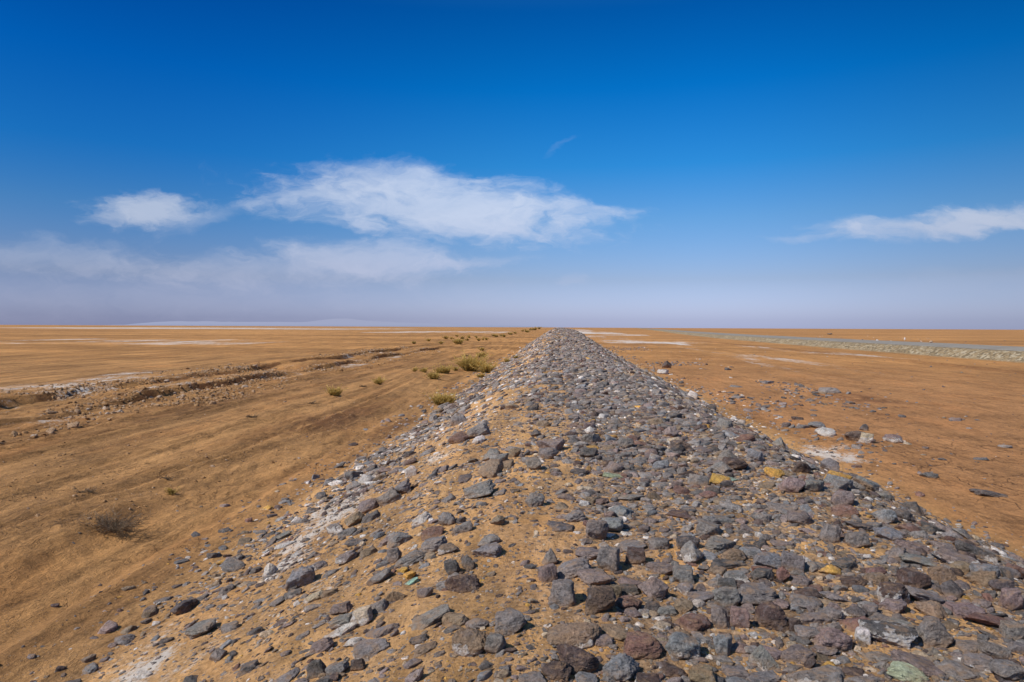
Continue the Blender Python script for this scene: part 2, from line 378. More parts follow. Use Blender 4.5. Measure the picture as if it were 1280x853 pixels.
# ---------------------------------------------------------------- the individually placed rocks
# one line per rock: where it stands in the survey crops, its size, tilt, colour, salt crust, shape, and (for the
# rocks one can point to at once) how it is called
CROP = {'A': (300, 600, 3.372), 'B': (620, 600, 3.372), 'C': (920, 600, 3.372), 'D': (0, 600, 3.2),
        'E': (440, 460, 3.556), 'F': (900, 380, 2.666), 'H': (700, 520, 5.333), 'I': (920, 500, 5.333),
        'M': (760, 400, 4.923)}
ROCKS = """
D 735 503 100 72 0 D 0 r | dark charcoal boulder low on the left slope beside bare sand
D 812 590 124 70 0 G .1 b | flat-topped grey rock on the white salt streak
D 833 500 60 34 0 G 0 b
D 350 712 66 38 0 T 0 r | brown rounded stone at the sand edge, bottom left
D 360 747 78 44 10 B 0 s | grey slab under the brown rounded stone, bottom left
D 508 600 58 24 5 T .2 s
D 602 533 58 22 10 T 0 s
D 583 562 42 26 0 D 0 b
D 665 637 54 36 0 D 0 b
D 620 630 38 26 0 B 0 b
D 865 700 78 58 0 G 0 p | grey pointed rock below the white salt streak
D 933 692 34 28 0 D 0 r
D 762 788 92 56 0 D 0 p | charcoal rock at the bottom edge, left of the slope rocks
D 570 775 90 46 0 W .9 s | white crusted flat stone at the bottom edge
D 1075 363 68 60 0 W .8 r | white round stone on the left slope
D 1205 388 122 96 22 B .25 r | large blue-grey boulder on the left slope
D 1185 290 60 42 15 W .9 b
D 1125 222 92 36 10 G 0 s | dark grey flat stone at the foot of the left slope
D 930 347 82 22 20 G 0 s
D 885 328 46 20 0 O 0 s | small yellow stone at the foot of the left slope
D 1068 614 62 26 0 C .6 s
D 90 820 30 18 0 D 0 b
D 135 812 26 14 10 B 0 s
D 900 440 92 24 15 G 0 s
D 800 470 64 30 20 G 0 s
D 900 470 34 18 0 W .9 b
D 1255 290 80 30 35 G 0 s
D 985 408 60 34 10 C .6 b
A 475 20 64 46 0 G 0 r
A 545 8 52 26 15 W .9 s
A 545 108 112 68 8 M .35 r | mauve boulder with white flecks on the left slope
A 630 74 96 62 20 M 0 b
A 690 38 72 52 20 G 0 b
A 745 58 72 34 25 G 0 s
A 480 165 88 52 25 T .3 b
A 555 152 92 36 20 G 0 s
A 398 205 82 50 15 G .8 s | salt-crusted grey stone beside the mauve flecked boulder
A 452 222 86 46 15 G 0 b
A 485 257 76 42 15 D 0 s
A 575 215 54 40 25 G 0 s
A 765 162 84 46 20 W .7 b | small white-crusted stone lying high on the left slope
A 875 166 74 62 0 G 0 r | round grey rock on open sand of the left slope
A 940 203 90 46 30 G 0 s
A 1085 172 64 46 0 T 0 r | small rounded tan-grey rock casting a crisp shadow
A 1012 45 132 62 20 G .3 b | long grey rock with cream face, upper left slope
A 1103 105 38 42 0 M 0 p
A 665 245 120 60 15 G 0 s
A 815 220 112 56 0 R 0 s | flat reddish rock on the left slope
A 815 275 116 68 0 G 0 b
A 1050 252 96 56 0 G 0 r
A 1045 298 124 62 15 G 0 s | wide grey slab high on the left slope
A 1145 266 36 36 0 D 0 b
A 650 325 62 70 0 M 0 b
A 715 325 142 62 6 G 0 b
A 590 408 114 56 22 G 0 s | tilted grey slab left of the yellow stones
A 686 380 52 30 10 O 0 s | bright yellow flat stone on the left slope
A 718 394 74 40 20 O 0 s | broken yellow slab beside a turquoise chip
A 722 425 84 26 30 Q 0 s | turquoise green flat chip on the left slope
A 895 372 62 68 0 D 0 b
A 962 345 58 88 0 D 0 p | dark spire-shaped stone behind a brown boulder
A 938 430 152 96 0 K 0 r | big rounded dark brown boulder on the left slope
A 310 490 92 42 10 C .3 b
A 310 530 86 36 0 G 0 s
A 658 487 74 56 0 T 0 r
A 785 470 82 50 20 M 0 s
A 425 540 92 54 0 M .2 b
A 440 585 112 58 10 G .4 b
A 520 568 92 78 0 C .7 b | cream-white broken rock among grey ones, left slope
A 578 532 96 60 10 G 0 b
A 805 568 172 70 17 G 0 s | long tilted grey slab with a black shadow beneath
A 595 628 152 54 15 G 0 s
A 545 692 192 82 12 G .25 r | long pale grey boulder low on the left slope
A 345 692 122 72 20 M 0 b | purple-brown boulder at the lower left of the slope
A 425 628 150 46 15 W .9 s
A 325 800 78 82 0 D .2 b | dark blunt rock near the bottom left corner rocks
A 410 790 96 66 15 G 0 b
A 500 778 62 58 0 K 0 b
A 355 842 92 52 0 D 0 b
A 190 822 134 56 18 G 0 r | arched grey stone cut by the bottom edge
A 555 845 72 38 0 G 0 r
A 735 834 82 38 8 M 0 s
A 1140 600 138 112 0 G .25 b | blocky grey boulder with a pale corner on open sand
A 970 682 148 134 0 T .55 r | rough cream and brown boulder on open sand
A 1078 692 92 96 0 G 0 b | grey rock right beside the cream and brown boulder
A 975 832 42 50 0 D 0 p
A 1200 842 52 40 0 G 0 b
B 163 88 82 64 0 G 0 r | rounded grey boulder where sand meets the packed rocks
B 10 280 34 62 0 G 0 b
B 300 65 62 46 0 M 0 r
B 375 60 58 46 0 G .5 b
B 445 85 54 44 0 K 0 b
B 330 152 98 58 0 G 0 r | domed grey rock at the left of the packed rocks
B 270 187 124 38 -5 D 0 s
B 487 190 98 68 0 B .2 b | bright blue-grey faceted rock among mauve ones
B 530 130 112 56 -5 B .1 s
B 425 218 92 90 0 M 0 b
B 400 175 82 40 0 R 0 s
B 575 270 124 40 0 G 0 s
B 225 330 70 80 0 G 0 p | pointed grey stone on the sand, lower middle
B 330 368 162 88 15 G 0 b | large hollow-sided grey rock, lower middle
B 390 310 112 62 0 M 0 b
B 475 340 92 112 -10 G 0 b
B 585 322 92 72 0 K 0 b | dark brown rock in the middle of the packed rocks
B 415 402 142 80 8 M .2 r
B 215 400 92 80 25 M 0 s
B 280 482 112 116 0 G 0 b | grey faceted boulder standing clear on the sand
B 440 507 126 124 0 K .1 b | upright brown boulder with deep shadow under it
B 500 477 62 70 0 T 0 b
B 560 517 116 76 0 R 0 r | reddish stone beside the upright brown boulder
B 665 455 132 112 0 P 0 p | large pinkish grey pointed rock
B 570 430 112 60 0 M 0 s
B 795 402 96 82 0 G 0 b
B 832 312 102 104 0 G .55 p | upright grey rock with a white banded foot
B 665 395 44 42 0 G 0 b
B 700 370 132 60 0 M 0 s
B 895 205 102 58 -20 G 0 s | upper one of two pale grey smooth slabs
B 940 262 152 62 -5 G 0 s | lower, wider one of two pale grey smooth slabs
B 985 352 162 38 -5 D 0 s
B 1145 338 116 76 -20 B 0 b | blue-grey slanting block right of the pale slabs
B 1090 470 192 98 -18 G 0 b | long dark grey wedge rock, lower middle right
B 970 500 106 102 0 G 0 b
B 870 485 132 50 0 G .3 s
B 795 460 72 58 0 G .5 r
B 665 530 72 50 0 D 0 b
B 715 548 82 50 0 G 0 b
B 790 530 82 62 0 T 0 b
B 830 592 142 80 0 R 0 s | flat brick-red rock, lower middle
B 950 582 82 112 0 M 0 b | left one of two upright brown stones set side by side
B 1025 582 82 112 0 P 0 b | right, pinker one of two upright stones side by side
B 1160 577 134 122 0 K 0 r | coarse very dark brown boulder
B 330 637 232 122 0 T .35 r | wide rough mauve-brown rock with tan hollows
B 345 748 172 122 0 K 0 r | smooth dark brown boulder, larger of a touching pair
B 255 790 122 102 0 K 0 r | smaller of the touching pair of dark brown boulders
B 380 832 92 62 0 B 0 b
B 150 827 112 62 15 G 0 b
B 535 790 164 134 0 B 0 r | large rounded blue-grey boulder at the bottom edge
B 610 692 162 110 0 R 0 b | reddish mauve boulder behind the large rounded blue-grey one
B 510 632 152 58 0 T 0 s
B 790 692 142 120 -25 B .5 b | leaning grey rock streaked with white
B 735 782 122 70 0 K 0 r
B 870 820 112 90 0 T 0 b
B 960 700 82 90 15 B 0 s
B 1130 745 124 112 0 G .3 p | peaked grey rock with pale top at the bottom
B 1125 822 184 70 0 G 0 s
B 1010 800 102 60 0 M 0 b
C 632 152 96 70 0 B 0 r | rounded blue-grey boulder alone near the right edge
C 535 25 128 50 -10 T .15 s | striated brown slab at the right rim of the bank
C 445 85 92 74 0 M .15 b | square mauve boulder right of the middle
C 455 130 102 58 0 R 0 b
C 200 115 112 48 0 G 0 s
C 270 160 112 56 0 M .2 b | mauve rock with a pale left face
C 110 160 82 42 0 G 0 s
C 160 205 52 62 0 M 0 b
C 310 207 82 36 0 P 0 s
C 300 125 82 36 0 B 0 s
C 235 350 92 82 -25 G 0 b
C 195 400 62 80 0 R 0 p
C 295 505 132 72 0 G 0 r | oval dark grey boulder right of the coarse brown one
C 485 413 136 62 0 K 0 s | flat dark brown oval rock
C 430 490 142 44 -35 G .3 s | thin upturned grey fin of rock
C 245 612 62 60 0 K 0 b
C 668 485 122 104 0 K .75 b | half dark, half bright white boulder
C 645 640 206 112 0 D .9 b | long dark-topped block with a thick white face
C 535 652 60 100 0 W .8 b
C 410 668 152 112 -15 P .3 r | pear-shaped pinkish grey boulder
C 330 575 132 58 0 M 0 s
C 610 575 132 54 0 M 0 s
C 830 647 142 132 0 G 0 b | tall rough grey block near the lower right
C 340 818 254 84 0 G .5 s | broad pale slab with white crust at the bottom edge
C 715 800 174 90 -15 V 0 r | smooth pale green stone at the bottom edge
C 560 832 172 62 0 G 0 r
C 650 805 52 60 0 D 0 b
C 785 765 192 92 -25 M 0 s | sloping mauve slab behind the pale green stone
C 940 792 232 66 -20 G .2 s | long narrow grey slab right of the pale green stone
C 605 735 162 46 -5 G 0 s
C 740 422 114 90 -25 K .3 b | dark block with cream foot, right side
C 790 482 182 76 -25 G 0 s
C 870 405 112 82 -20 T 0 b | brown-grey hump left of the rounded hollow rock
C 915 462 112 82 0 D 0 p
C 1035 410 126 72 0 T 0 r | round brown rock with a sandy hollow
C 1125 450 92 62 0 D 0 r
C 1165 512 92 92 0 M 0 b
C 1060 572 224 88 -15 R .1 s | wide reddish slab near the right edge
C 960 542 152 70 0 P 0 b
C 400 235 82 82 -20 G 0 b
C 510 255 92 70 0 G 0 b
C 640 225 112 58 -10 B .2 b
C 525 195 112 40 0 D 0 s
C 750 270 172 58 -10 M 0 b | long mauve ridge of rock, right side
C 770 330 152 50 -10 G 0 s
C 455 355 122 50 10 D 0 s
C 870 275 102 38 -8 G 0 s
C 1010 297 152 58 -15 D .3 s | dark slab with a white rim near the right foot
C 930 330 152 62 -5 M .8 b | dark slab over a cream-white broken face
C 1065 362 122 48 -12 K 0 s
C 1095 270 62 32 -15 G .2 s
C 1180 382 82 46 0 D 0 s
C 840 205 122 40 -20 D .2 s | greenish black flaky slab at the right foot
C 795 185 56 34 0 R 0 r
C 955 265 32 42 0 G .3 b
C 590 410 82 50 0 T 0 b
C 190 265 102 40 0 M 0 s
C 60 305 92 50 0 B 0 b
C 1165 642 102 80 0 G 0 b
C 1080 702 142 84 -25 G 0 s
C 1140 802 124 90 0 G 0 b
C 990 692 132 60 0 M 0 b
H 200 100 76 50 0 W .8 p | white split stone high on the packed rocks
H 440 187 102 72 0 G 0 b | dark-shadowed grey rock below the yellow stones
H 565 197 82 58 0 D 0 b
H 130 360 96 72 20 D 0 b
H 355 345 132 76 0 M .15 r | mauve domed rock above a pale green crust
H 360 394 152 38 -12 V .2 s | pale green crusted stone under the mauve domed rock
H 970 75 66 38 0 O 0 s | largest yellow stone on the far packed rocks
H 1100 67 112 76 0 G 0 r | grey domed rock right of the largest yellow stone
H 930 50 62 36 0 B 0 b
H 890 165 92 72 0 G 0 b
H 1075 205 82 56 0 G .2 b
H 970 190 62 22 0 B 0 s
H 1040 317 152 60 0 M 0 r | smooth mauve dome, upper right packed rocks
H 965 360 92 46 0 G 0 b
H 1105 460 92 58 30 D 0 s | dark tilted fin beside a green chip
H 1140 416 112 30 -10 Q 0 s | pale turquoise chip behind the dark tilted fin
H 820 497 122 58 -25 R 0 s
H 990 527 122 56 0 R 0 r | brick-red rounded stone above the ochre patch
H 915 507 102 46 0 G 0 b
H 1140 602 132 60 0 G .5 b
H 200 272 92 80 0 G 0 b
H 320 285 102 62 0 G 0 b
H 450 337 92 62 0 G .1 b
H 660 335 142 44 0 B 0 s
H 815 362 82 50 0 G 0 b
H 690 450 162 44 0 G 0 s
H 570 447 92 60 0 G 0 b
H 470 540 184 56 0 G .3 s | long low grey slab with pale top, middle
H 60 457 62 34 0 C .4 s | small cream stone left of the middle
H 170 480 112 34 0 C .5 s
H 610 637 62 60 0 B 0 b
H 680 602 62 50 0 T 0 b
H 1080 690 154 64 -15 G 0 s
H 1210 690 112 54 -15 P 0 s
H 800 650 172 58 0 K 0 s
H 350 140 62 24 0 O 0 s | right one of two small yellow stones
H 245 130 52 24 0 O 0 s | left one of two small yellow stones
H 730 272 52 30 0 W .8 b
H 880 262 32 26 0 W .8 r
H 530 94 102 34 5 B .3 s
H 60 292 92 60 0 G 0 b
E 470 235 74 50 0 G 0 r | round grey rock at the top of the left slope rocks
E 565 282 98 54 15 G 0 b
E 478 313 98 50 0 R 0 r | reddish-brown boulder beside a bright white stone
E 562 322 62 34 15 W .9 r | bright white stone beside the reddish-brown boulder
E 335 372 62 38 0 G 0 s
E 375 375 28 28 30 W .9 b
E 268 464 64 50 38 W .9 s | bright white slanted stone with a black shadow
E 620 452 118 76 10 T .1 r | olive-brown boulder with a cream right end
E 668 458 46 36 0 C .7 b
E 722 382 58 44 0 T 0 r | small olive round stone behind the olive-brown boulder
E 500 484 82 40 5 M 0 b
E 565 540 132 60 18 G .2 b | long grey rock below the olive-brown boulder
E 655 495 52 40 0 M 0 b
E 430 457 46 36 0 T .2 b
E 355 480 72 26 25 B 0 s
E 715 492 52 46 0 M 0 r
E 755 510 62 32 10 B 0 b
E 818 292 50 34 0 D 0 p | dark pointed stone high on the left slope
E 855 195 44 30 0 K 0 b
E 735 242 66 36 15 G .5 s
E 250 330 46 32 0 G 0 r
E 90 447 62 32 0 D 0 b
E 75 492 82 44 10 W .8 s
E 45 402 42 24 0 G 0 b
E 893 457 46 36 0 K 0 r
E 810 432 72 54 15 G 0 s
E 885 347 122 58 10 M 0 s
E 1215 342 62 44 0 G 0 b
E 720 87 32 20 30 W .9 s | small bright white stone far up the left slope
E 300 265 38 34 0 D 0 b
I 405 125 80 26 -5 K 0 s | thin brown slab at the back of the rock pile
I 330 167 62 42 0 M 0 b
I 435 172 92 48 0 G .1 b
I 540 170 114 46 -5 B .1 r | blue-grey slab behind the white boulder
I 600 217 132 62 -5 W .9 r | white boulder in the pile beside the bank
I 520 227 52 48 0 G 0 b
I 320 198 52 32 0 G 0 b
I 795 247 126 74 0 K 0 r | rough brown boulder right of the white boulder
I 870 262 82 66 -10 C .7 b | cream rock behind the rough brown boulder
I 855 190 62 44 0 D 0 p | dark pointed stone alone behind the brown boulder
I 1050 262 120 56 0 M .6 r | mauve rock with a whitish side on the red flat
I 1150 290 62 20 -5 C .5 s
I 1260 312 72 30 -10 M 0 s
I 515 100 46 24 -5 D 0 b
I 1105 110 42 20 0 D 0 b
I 745 317 62 26 0 G 0 b
I 805 312 62 34 0 G 0 b
I 700 257 52 36 0 G 0 b
I 270 284 114 74 0 G 0 p | grey peaked rock left of the rock pile
I 130 380 114 82 0 B .1 r | big round blue-grey boulder, upper right packed rocks
I 245 415 82 60 20 M 0 b
I 395 385 88 44 0 D 0 s
I 450 435 132 46 0 B .1 s
I 510 400 132 40 -20 T 0 s | tilted brown slab on the right rim
I 620 442 132 86 -20 G 0 b | grey wedge rock on the right rim
I 370 567 164 106 -20 P 0 s | large tilted purplish slab, right side
I 520 577 144 82 0 G 0 s | broad flat grey rock right of the purplish slab
I 625 560 92 52 0 R 0 b
I 1000 615 72 34 0 G 0 s
I 255 632 92 56 0 D 0 b
F 697 571 56 20 -10 D 0 s | dark flat stone on the red flat, middle right
F 895 628 92 24 -15 D 0 s | long dark slab alone on the red flat
F 742 513 34 22 0 D 0 p
F 868 516 38 10 0 B 0 s
F 950 473 34 16 0 G .2 s
F 825 411 24 12 0 G 0 b
F 160 262 48 12 0 B 0 s | long flat grey slab on the far red flat
F 365 289 72 22 0 G .2 b | grey rock cluster stone on the far red flat
M 360 282 62 46 0 K 0 p | dark peaked boulder beyond the right edge of the bank
M 338 323 72 32 0 W .9 b | white broken rock at the right edge of the bank
M 520 467 62 42 0 W .8 b | white rock at the right rim, nearer one
M 570 295 32 20 0 W .9 r
M 760 350 30 24 0 W .7 r
M 735 302 46 22 0 D 0 s
M 780 402 82 38 0 G .1 b
M 790 475 92 16 -5 G 0 s
"""
# ================================================================ ground, bank, road
def axis(lims, first, inner, growth):
    """coordinates dense inside lims, spacing growing outwards to +-6000"""
    xs = list(np.arange(lims[0], lims[1] + 1e-6, inner))
    s = inner; x = xs[-1]
    while x < first[1]:
        s = min(inner + growth * (x - lims[1]), 900); x += s; xs.append(x)
    s = inner; x = lims[0]; pre = []
    while x > first[0]:
        s = min(inner + growth * (lims[0] - x), 900); x -= s; pre.append(x)
    return np.array(pre[::-1] + xs)

xs = axis((-4.2, 5.8), (-9000, 9000), .028, .0085)
ys = [-4.0]
while ys[-1] < 1.8: ys.append(ys[-1] + .10)
while ys[-1] < 9000: ys.append(ys[-1] + max(.018, .0075 * ys[-1]) if ys[-1] < 700 else ys[-1] * 1.05)
ys = np.array(ys)
X, Y = np.meshgrid(xs, ys)
Z = height(X.ravel(), Y.ravel()).reshape(X.shape)
x = X.ravel(); y = Y.ravel()
V = np.stack([x, y, Z.ravel()], 1)
GRID.update(x=xs, y=ys, z=Z)
nx, ny = len(xs), len(ys)
ii = (np.arange(ny - 1)[:, None] * nx + np.arange(nx - 1)[None, :]).ravel()
F = np.stack([ii, ii + 1, ii + nx + 1, ii + nx], 1)

bank = band(x, -3.9 - rise(y), 5.3 + rise(y), .35)
q = x - road_x(y)
olive = band(q, .1, 13.4, .35)
roadm = band(q, 2.3, 11.2, .4)
far = sm(np.hypot(x, y), 18, 75) * (1 - bank * .5)
red = sm(x, 4.5, 6.5)
n_ = vn(x * .05, y * .03, s=201)
salt = np.zeros_like(x)
def add(v): 
    global salt
    salt = np.maximum(salt, v)
add(.80 * band(x + .15 * fbm(y * .9, x * 0, s=218, o=2), -3.1, -2.35, .28) * band(y, 2.5, 14, 1.5) * (.25 + .75 * sm(vn(x * 2.0, y * 1.1, s=202), .30, .62)))
add(.78 * band(x, -3.6, -1.4, .4) * band(y, 2.5, 22, 2) * vn(x * 1.1, y * .8, s=203))
add(.42 * band(x, -1.8, 3.5, .4) * vn(x * .9, y * .7, s=204))
add(.80 * band(x, 3.3, 4.3, .3) * (.3 + .8 * vn(x * .9, y * .6, s=205)) * (1 - sm(y, 20, 60)))
add(.80 * np.exp(-(((x - 5.6) / 1.0) ** 2 + ((y - 14.4) / 1.6) ** 2)))
add(.62 * band(x, -20.5, -15.6, .8) * band(y, 17, 34, 3) * (.4 + .9 * vn(x * .5, y * .3, s=206)))
add(.55 * band(x, -17.5, -12.5, .8) * band(y, 8, 80, 5) * vn(x * .8, y * .4, s=207) * 1.2)
add(.66 * band(x, -80, -34, 6) * band(y, 74, 108, 4) * (.45 + .7 * vn(x * .12, y * .09, s=208)))
add(.50 * band(x, -30, -13, 4) * band(y, 40, 75, 8) * vn(x * .2, y * .12, s=209))
add(1.0 * band(x, -420, -120, 25) * band(y, 400, 720, 30) * (.5 + .6 * vn(x * .01, y * .012, s=210)))
add(1.0 * band(x, -75, -18, 6) * band(y, 230, 330, 15) * (.4 + .7 * vn(x * .05, y * .02, s=211)))
add(.98 * band(x + 2.0 * fbm(y * .05, x * 0, s=219, o=3), 17.4, 20.2, 1.0) * band(y, 23, 130, 6) * (.25 + .95 * vn(x * .35, y * .07, s=212)))
add(.72 * band(x, 14, 17.2, 1.0) * band(y, 30, 100, 6) * vn(x * .3, y * .1, s=213) * 1.2)
add(.8 * band(x, 6.5, 32, 3) * band(y, 110, 260, 10) * vn(x * .12, y * .025, s=214) * 1.3)
add(1.0 * band(x, 5, 30, 2) * band(y, 260, 900, 40) * (.4 + .6 * vn(x * .08, y * .01, s=215)))
add(.75 * band(x, 24, 34, 1.5) * band(y, 45, 120, 8) * vn(x * .3, y * .08, s=216))
salt = salt * (1 - olive)
dark = np.zeros_like(x)
dark = np.maximum(dark, .85 * band(x + .6 * fbm(y * .25, x * 0, s=220, o=2), -7.6, -5.6, .6) * band(y, 11, 26, 2.5) * sm(vn(x * .5, y * .16, s=221), .30, .62))
dark = np.maximum(dark, .8 * band(x, -4.7, -3.7, .3) * band(y, 4, 20, 2) * vn(x * .8, y * .22, s=222) * 1.1)
dark = np.maximum(dark, .40 * band(x, -7.4, -5.4, .5) * band(y, 3, 9.5, 1.0) * vn(x * .7, y * .4, s=223))
dark = np.maximum(dark, .45 * band(x, -16, -9.8, .8) * band(y, 6, 60, 5) * vn(x * .6, y * .12, s=224) * 1.2)
dark = np.maximum(dark, .75 * band(x, 26.8, 29.4, .5) * band(y, 28, 150, 8) * (.3 + .8 * vn(x * .4, y * .06, s=225)))
dark = np.maximum(dark, .55 * band(x, 9.5, 15, 1.2) * band(y, 50, 110, 10) * vn(x * .3, y * .07, s=226) * 1.2)
dark = np.maximum(dark, .7 * band(x, 10.2, 12.2, .6) * band(y, 24.5, 28.5, .8))
s1, s2, g1 = scarps(x, y)
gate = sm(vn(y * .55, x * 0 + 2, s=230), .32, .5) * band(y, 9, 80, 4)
dark = np.maximum(dark, .95 * gate * g1 * np.exp(-((x - s1 - .05) / .20) ** 2))  # shade of the scarp's steep face, put into the colour
dark = np.maximum(dark, .95 * gate * np.exp(-((x - s2 - .05) / .24) ** 2))  # same painted shade along the outer scarp
crack = red * band(x, 6.2, 15, 1.0) * band(y, 4.5, 17, 2)
fines = band(x, .1, 3.9, .35) * .95 + .38 * band(x, -3.6, .2, .3)
ex = dict(fines=fines, bank=bank, salt=salt, red=red, dark=dark, crack=crack, olive=olive, far=far)

M_ground = ground_material('orange_sand')
M_bank = ground_material('pale_bank_sand')
cx = x[F].mean(1); cy = y[F].mean(1)
is_bank = (cx > -4.05 - 1.1 * rise(cy)) & (cx < 5.6 + 1.3 * rise(cy)) & (cy < 1400)
cq = cx - road_x(cy)
is_emb = (cq > -.3) & (cq < 13.8) & (cy < 3000)
def submesh(name, mask, mat):
    f = F[mask]; u, inv = np.unique(f, return_inverse=True)
    me = mesh_np(name, V[u], inv.reshape(f.shape), mat, extra={k: v[u] for k, v in ex.items()})
    return link(name, me)
tag(submesh('ground', ~is_bank & ~is_emb, M_ground), kind='structure')
tag(submesh('embankment', is_bank, M_bank), kind='structure')
tag(submesh('road_embankment', is_emb, ground_material('olive_gravel')), kind='structure')

# the road surface: a sheet 6 mm above the embankment's crown
ry = np.concatenate([np.arange(-4, 120, .8), np.geomspace(120, 3000, 260)])
rq = np.linspace(2.1, 11.4, 16)
RX = road_x(ry)[:, None] + rq[None, :]; RY = np.repeat(ry[:, None], len(rq), 1)
RX[:, 0] += .18 * fbm(ry * .9, ry * 0, s=240, o=2); RX[:, -1] += .18 * fbm(ry * .9, ry * 0 + 4, s=241, o=2)
RZ = height(RX.ravel(), RY.ravel()).reshape(RX.shape); RZ[:, 1:-1] = RZ[:, 1:-1] + .05
a = len(rq); jj = (np.arange(len(ry) - 1)[:, None] * a + np.arange(a - 1)[None, :]).ravel()
M_road = plain_noise_material('grey_road', (.24, .205, .165), (.33, .29, .235), .6)
tag(link('road', mesh_np('road', np.stack([RX.ravel(), RY.ravel(), RZ.ravel() + .006], 1), np.stack([jj, jj + 1, jj + a + 1, jj + a], 1), M_road)), kind='structure')

# ================================================================ rocks
def icosphere(n):
    t = (1 + 5 ** .5) / 2
    v = [(-1, t, 0), (1, t, 0), (-1, -t, 0), (1, -t, 0), (0, -1, t), (0, 1, t), (0, -1, -t), (0, 1, -t), (t, 0, -1), (t, 0, 1), (-t, 0, -1), (-t, 0, 1)]
    f = [(0, 11, 5), (0, 5, 1), (0, 1, 7), (0, 7, 10), (0, 10, 11), (1, 5, 9), (5, 11, 4), (11, 10, 2), (10, 7, 6), (7, 1, 8), (3, 9, 4), (3, 4, 2), (3, 2, 6), (3, 6, 8), (3, 8, 9), (4, 9, 5), (2, 4, 11), (6, 2, 10), (8, 6, 7), (9, 8, 1)]
    v = [np.array(p) / np.linalg.norm(p) for p in v]
    for _ in range(n):
        mid = {}; g = []
        def md(i, j):
            k = (min(i, j), max(i, j))
            if k not in mid:
                p = v[i] + v[j]; v.append(p / np.linalg.norm(p)); mid[k] = len(v) - 1
            return mid[k]
        for i, j, k in f:
            p, q_, r = md(i, j), md(j, k), md(k, i)
            g += [(i, p, r), (j, q_, p), (k, r, q_), (p, q_, r)]
        f = g
    return np.array(v), np.array(f)
ICO = {n: icosphere(n) for n in (1, 2, 3, 4, 5)}

def rock_shape(n, shape, R):
    """unit stone: a rounded polytope with broken planes, then noise; returns verts about -1..1"""
    D, Fc = ICO[n]
    K = {'b': 13, 's': 12, 'r': 16, 'p': 9}[shape]
    N = R.normal(size=(K, 3)); N /= np.linalg.norm(N, axis=1)[:, None]
    T = R.uniform(.62, .98, K)
    if shape == 'b':
        N = np.vstack([N, [[0, .1, 1], [1, 0, .15], [-1, .1, .1], [0, -1, .25], [.1, 1, .1]]]); T = np.append(T, R.uniform(.6, .82, 5))
    if shape == 's':
        N = np.vstack([N, [[.05, .05, 1], [0, 0, -1]]]); T = np.append(T, [.62, .7])
    if shape == 'r': T = R.uniform(.84, 1.0, K)
    if shape == 'p':
        a_ = R.uniform(0, 6.28); 
        for k in range(4):
            an = a_ + k * 1.57 + R.uniform(-.3, .3); N = np.vstack([N, [[math.cos(an), math.sin(an), .75]]]); T = np.append(T, R.uniform(.52, .68))
    N /= np.linalg.norm(N, axis=1)[:, None]
    p = {'b': 26, 's': 22, 'r': 9, 'p': 24}[shape]
    q_ = np.maximum(D @ N.T, 0) / T
    r = (q_ ** p).sum(1) ** (-1. / p)
    r = np.minimum(r, 1.5)
    V_ = D * r[:, None]
    s = int(R.integers(1, 9999)); o = R.uniform(0, 50, 3)
    if n >= 2:
        d = .13 * fbm(V_[:, 0] * 1.6 + o[0], V_[:, 1] * 1.6 + o[1], V_[:, 2] * 1.6 + o[2], s=s, o=2)
        if n >= 3: d = d + .085 * fbm(V_[:, 0] * 4.5 + o[1], V_[:, 1] * 4.5 + o[2], V_[:, 2] * 4.5 + o[0], s=s + 5, o=3)
        if n >= 3: d = d - .05 * (1 - np.abs(fbm(V_[:, 0] * 2.6 + o[2], V_[:, 1] * 2.6 + o[0], V_[:, 2] * 5 + o[1], s=s + 9, o=2)) * 3).clip(0, 1)
        V_ = V_ * (1 + d)[:, None]
    mn, mx = V_.min(0), V_.max(0)
    V_ = (V_ - (mn + mx) / 2) / ((mx - mn) / 2)
    return V_, Fc

COL = dict(G=(.222, .197, .178), B=(.215, .210, .208), M=(.218, .170, .152), R=(.185, .104, .082), D=(.112, .099, .092),
           K=(.105, .072, .060), T=(.240, .175, .115), W=(.62, .56, .50), O=(.52, .29, .07), V=(.34, .37, .24), Q=(.28, .42, .32),
           C=(.50, .39, .27), P=(.250, .185, .165))
SHAPEW = dict(b='angular', s='flat', r='rounded', p='pointed')
COLW = dict(G='grey', B='blue-grey', M='mauve-grey', R='reddish brown', D='dark grey', K='dark brown', T='tan', W='white', O='yellow', V='pale green', Q='turquoise', C='cream', P='pinkish grey')
M_rock = rock_material('weathered_lava_stone')

def frame_on(x0, y0, yaw, tilt=0.):
    n = normal_at(x0, y0)
    rz = Matrix.Rotation(yaw, 3, 'Z')
    al = Vector((0, 0, 1)).rotation_difference(n).to_matrix()
    return Matrix.Rotation(-tilt, 3, 'Y') @ al @ rz

hand = []
for ln in ROCKS.strip().splitlines():
    lf, _, lab = ln.partition('|'); t = lf.split()
    ox, oy, s = CROP[t[0]]
    px, py, w, h = ox + float(t[1]) / s, oy + float(t[2]) / s, float(t[3]) / s, float(t[4]) / s
    hand.append(dict(px=px, py=py, w=w, h=h, rot=float(t[5]), c=t[6], salt=float(t[7]), shape=t[8], lab=lab.strip()))
occupied = []          # x, y, radius of placed stones
for r in hand:
    g = ground_at(r['px'], min(r['py'] + r['h'] * .30, 868))
    _, _, dep = to_px(g)
    r['dep'] = dep; r['W'] = r['w'] * dep / FPX * 1.04; r['H'] = r['h'] * dep / FPX
    r['p'] = g
    occupied.append((g[0], g[1], r['W'] / 2))

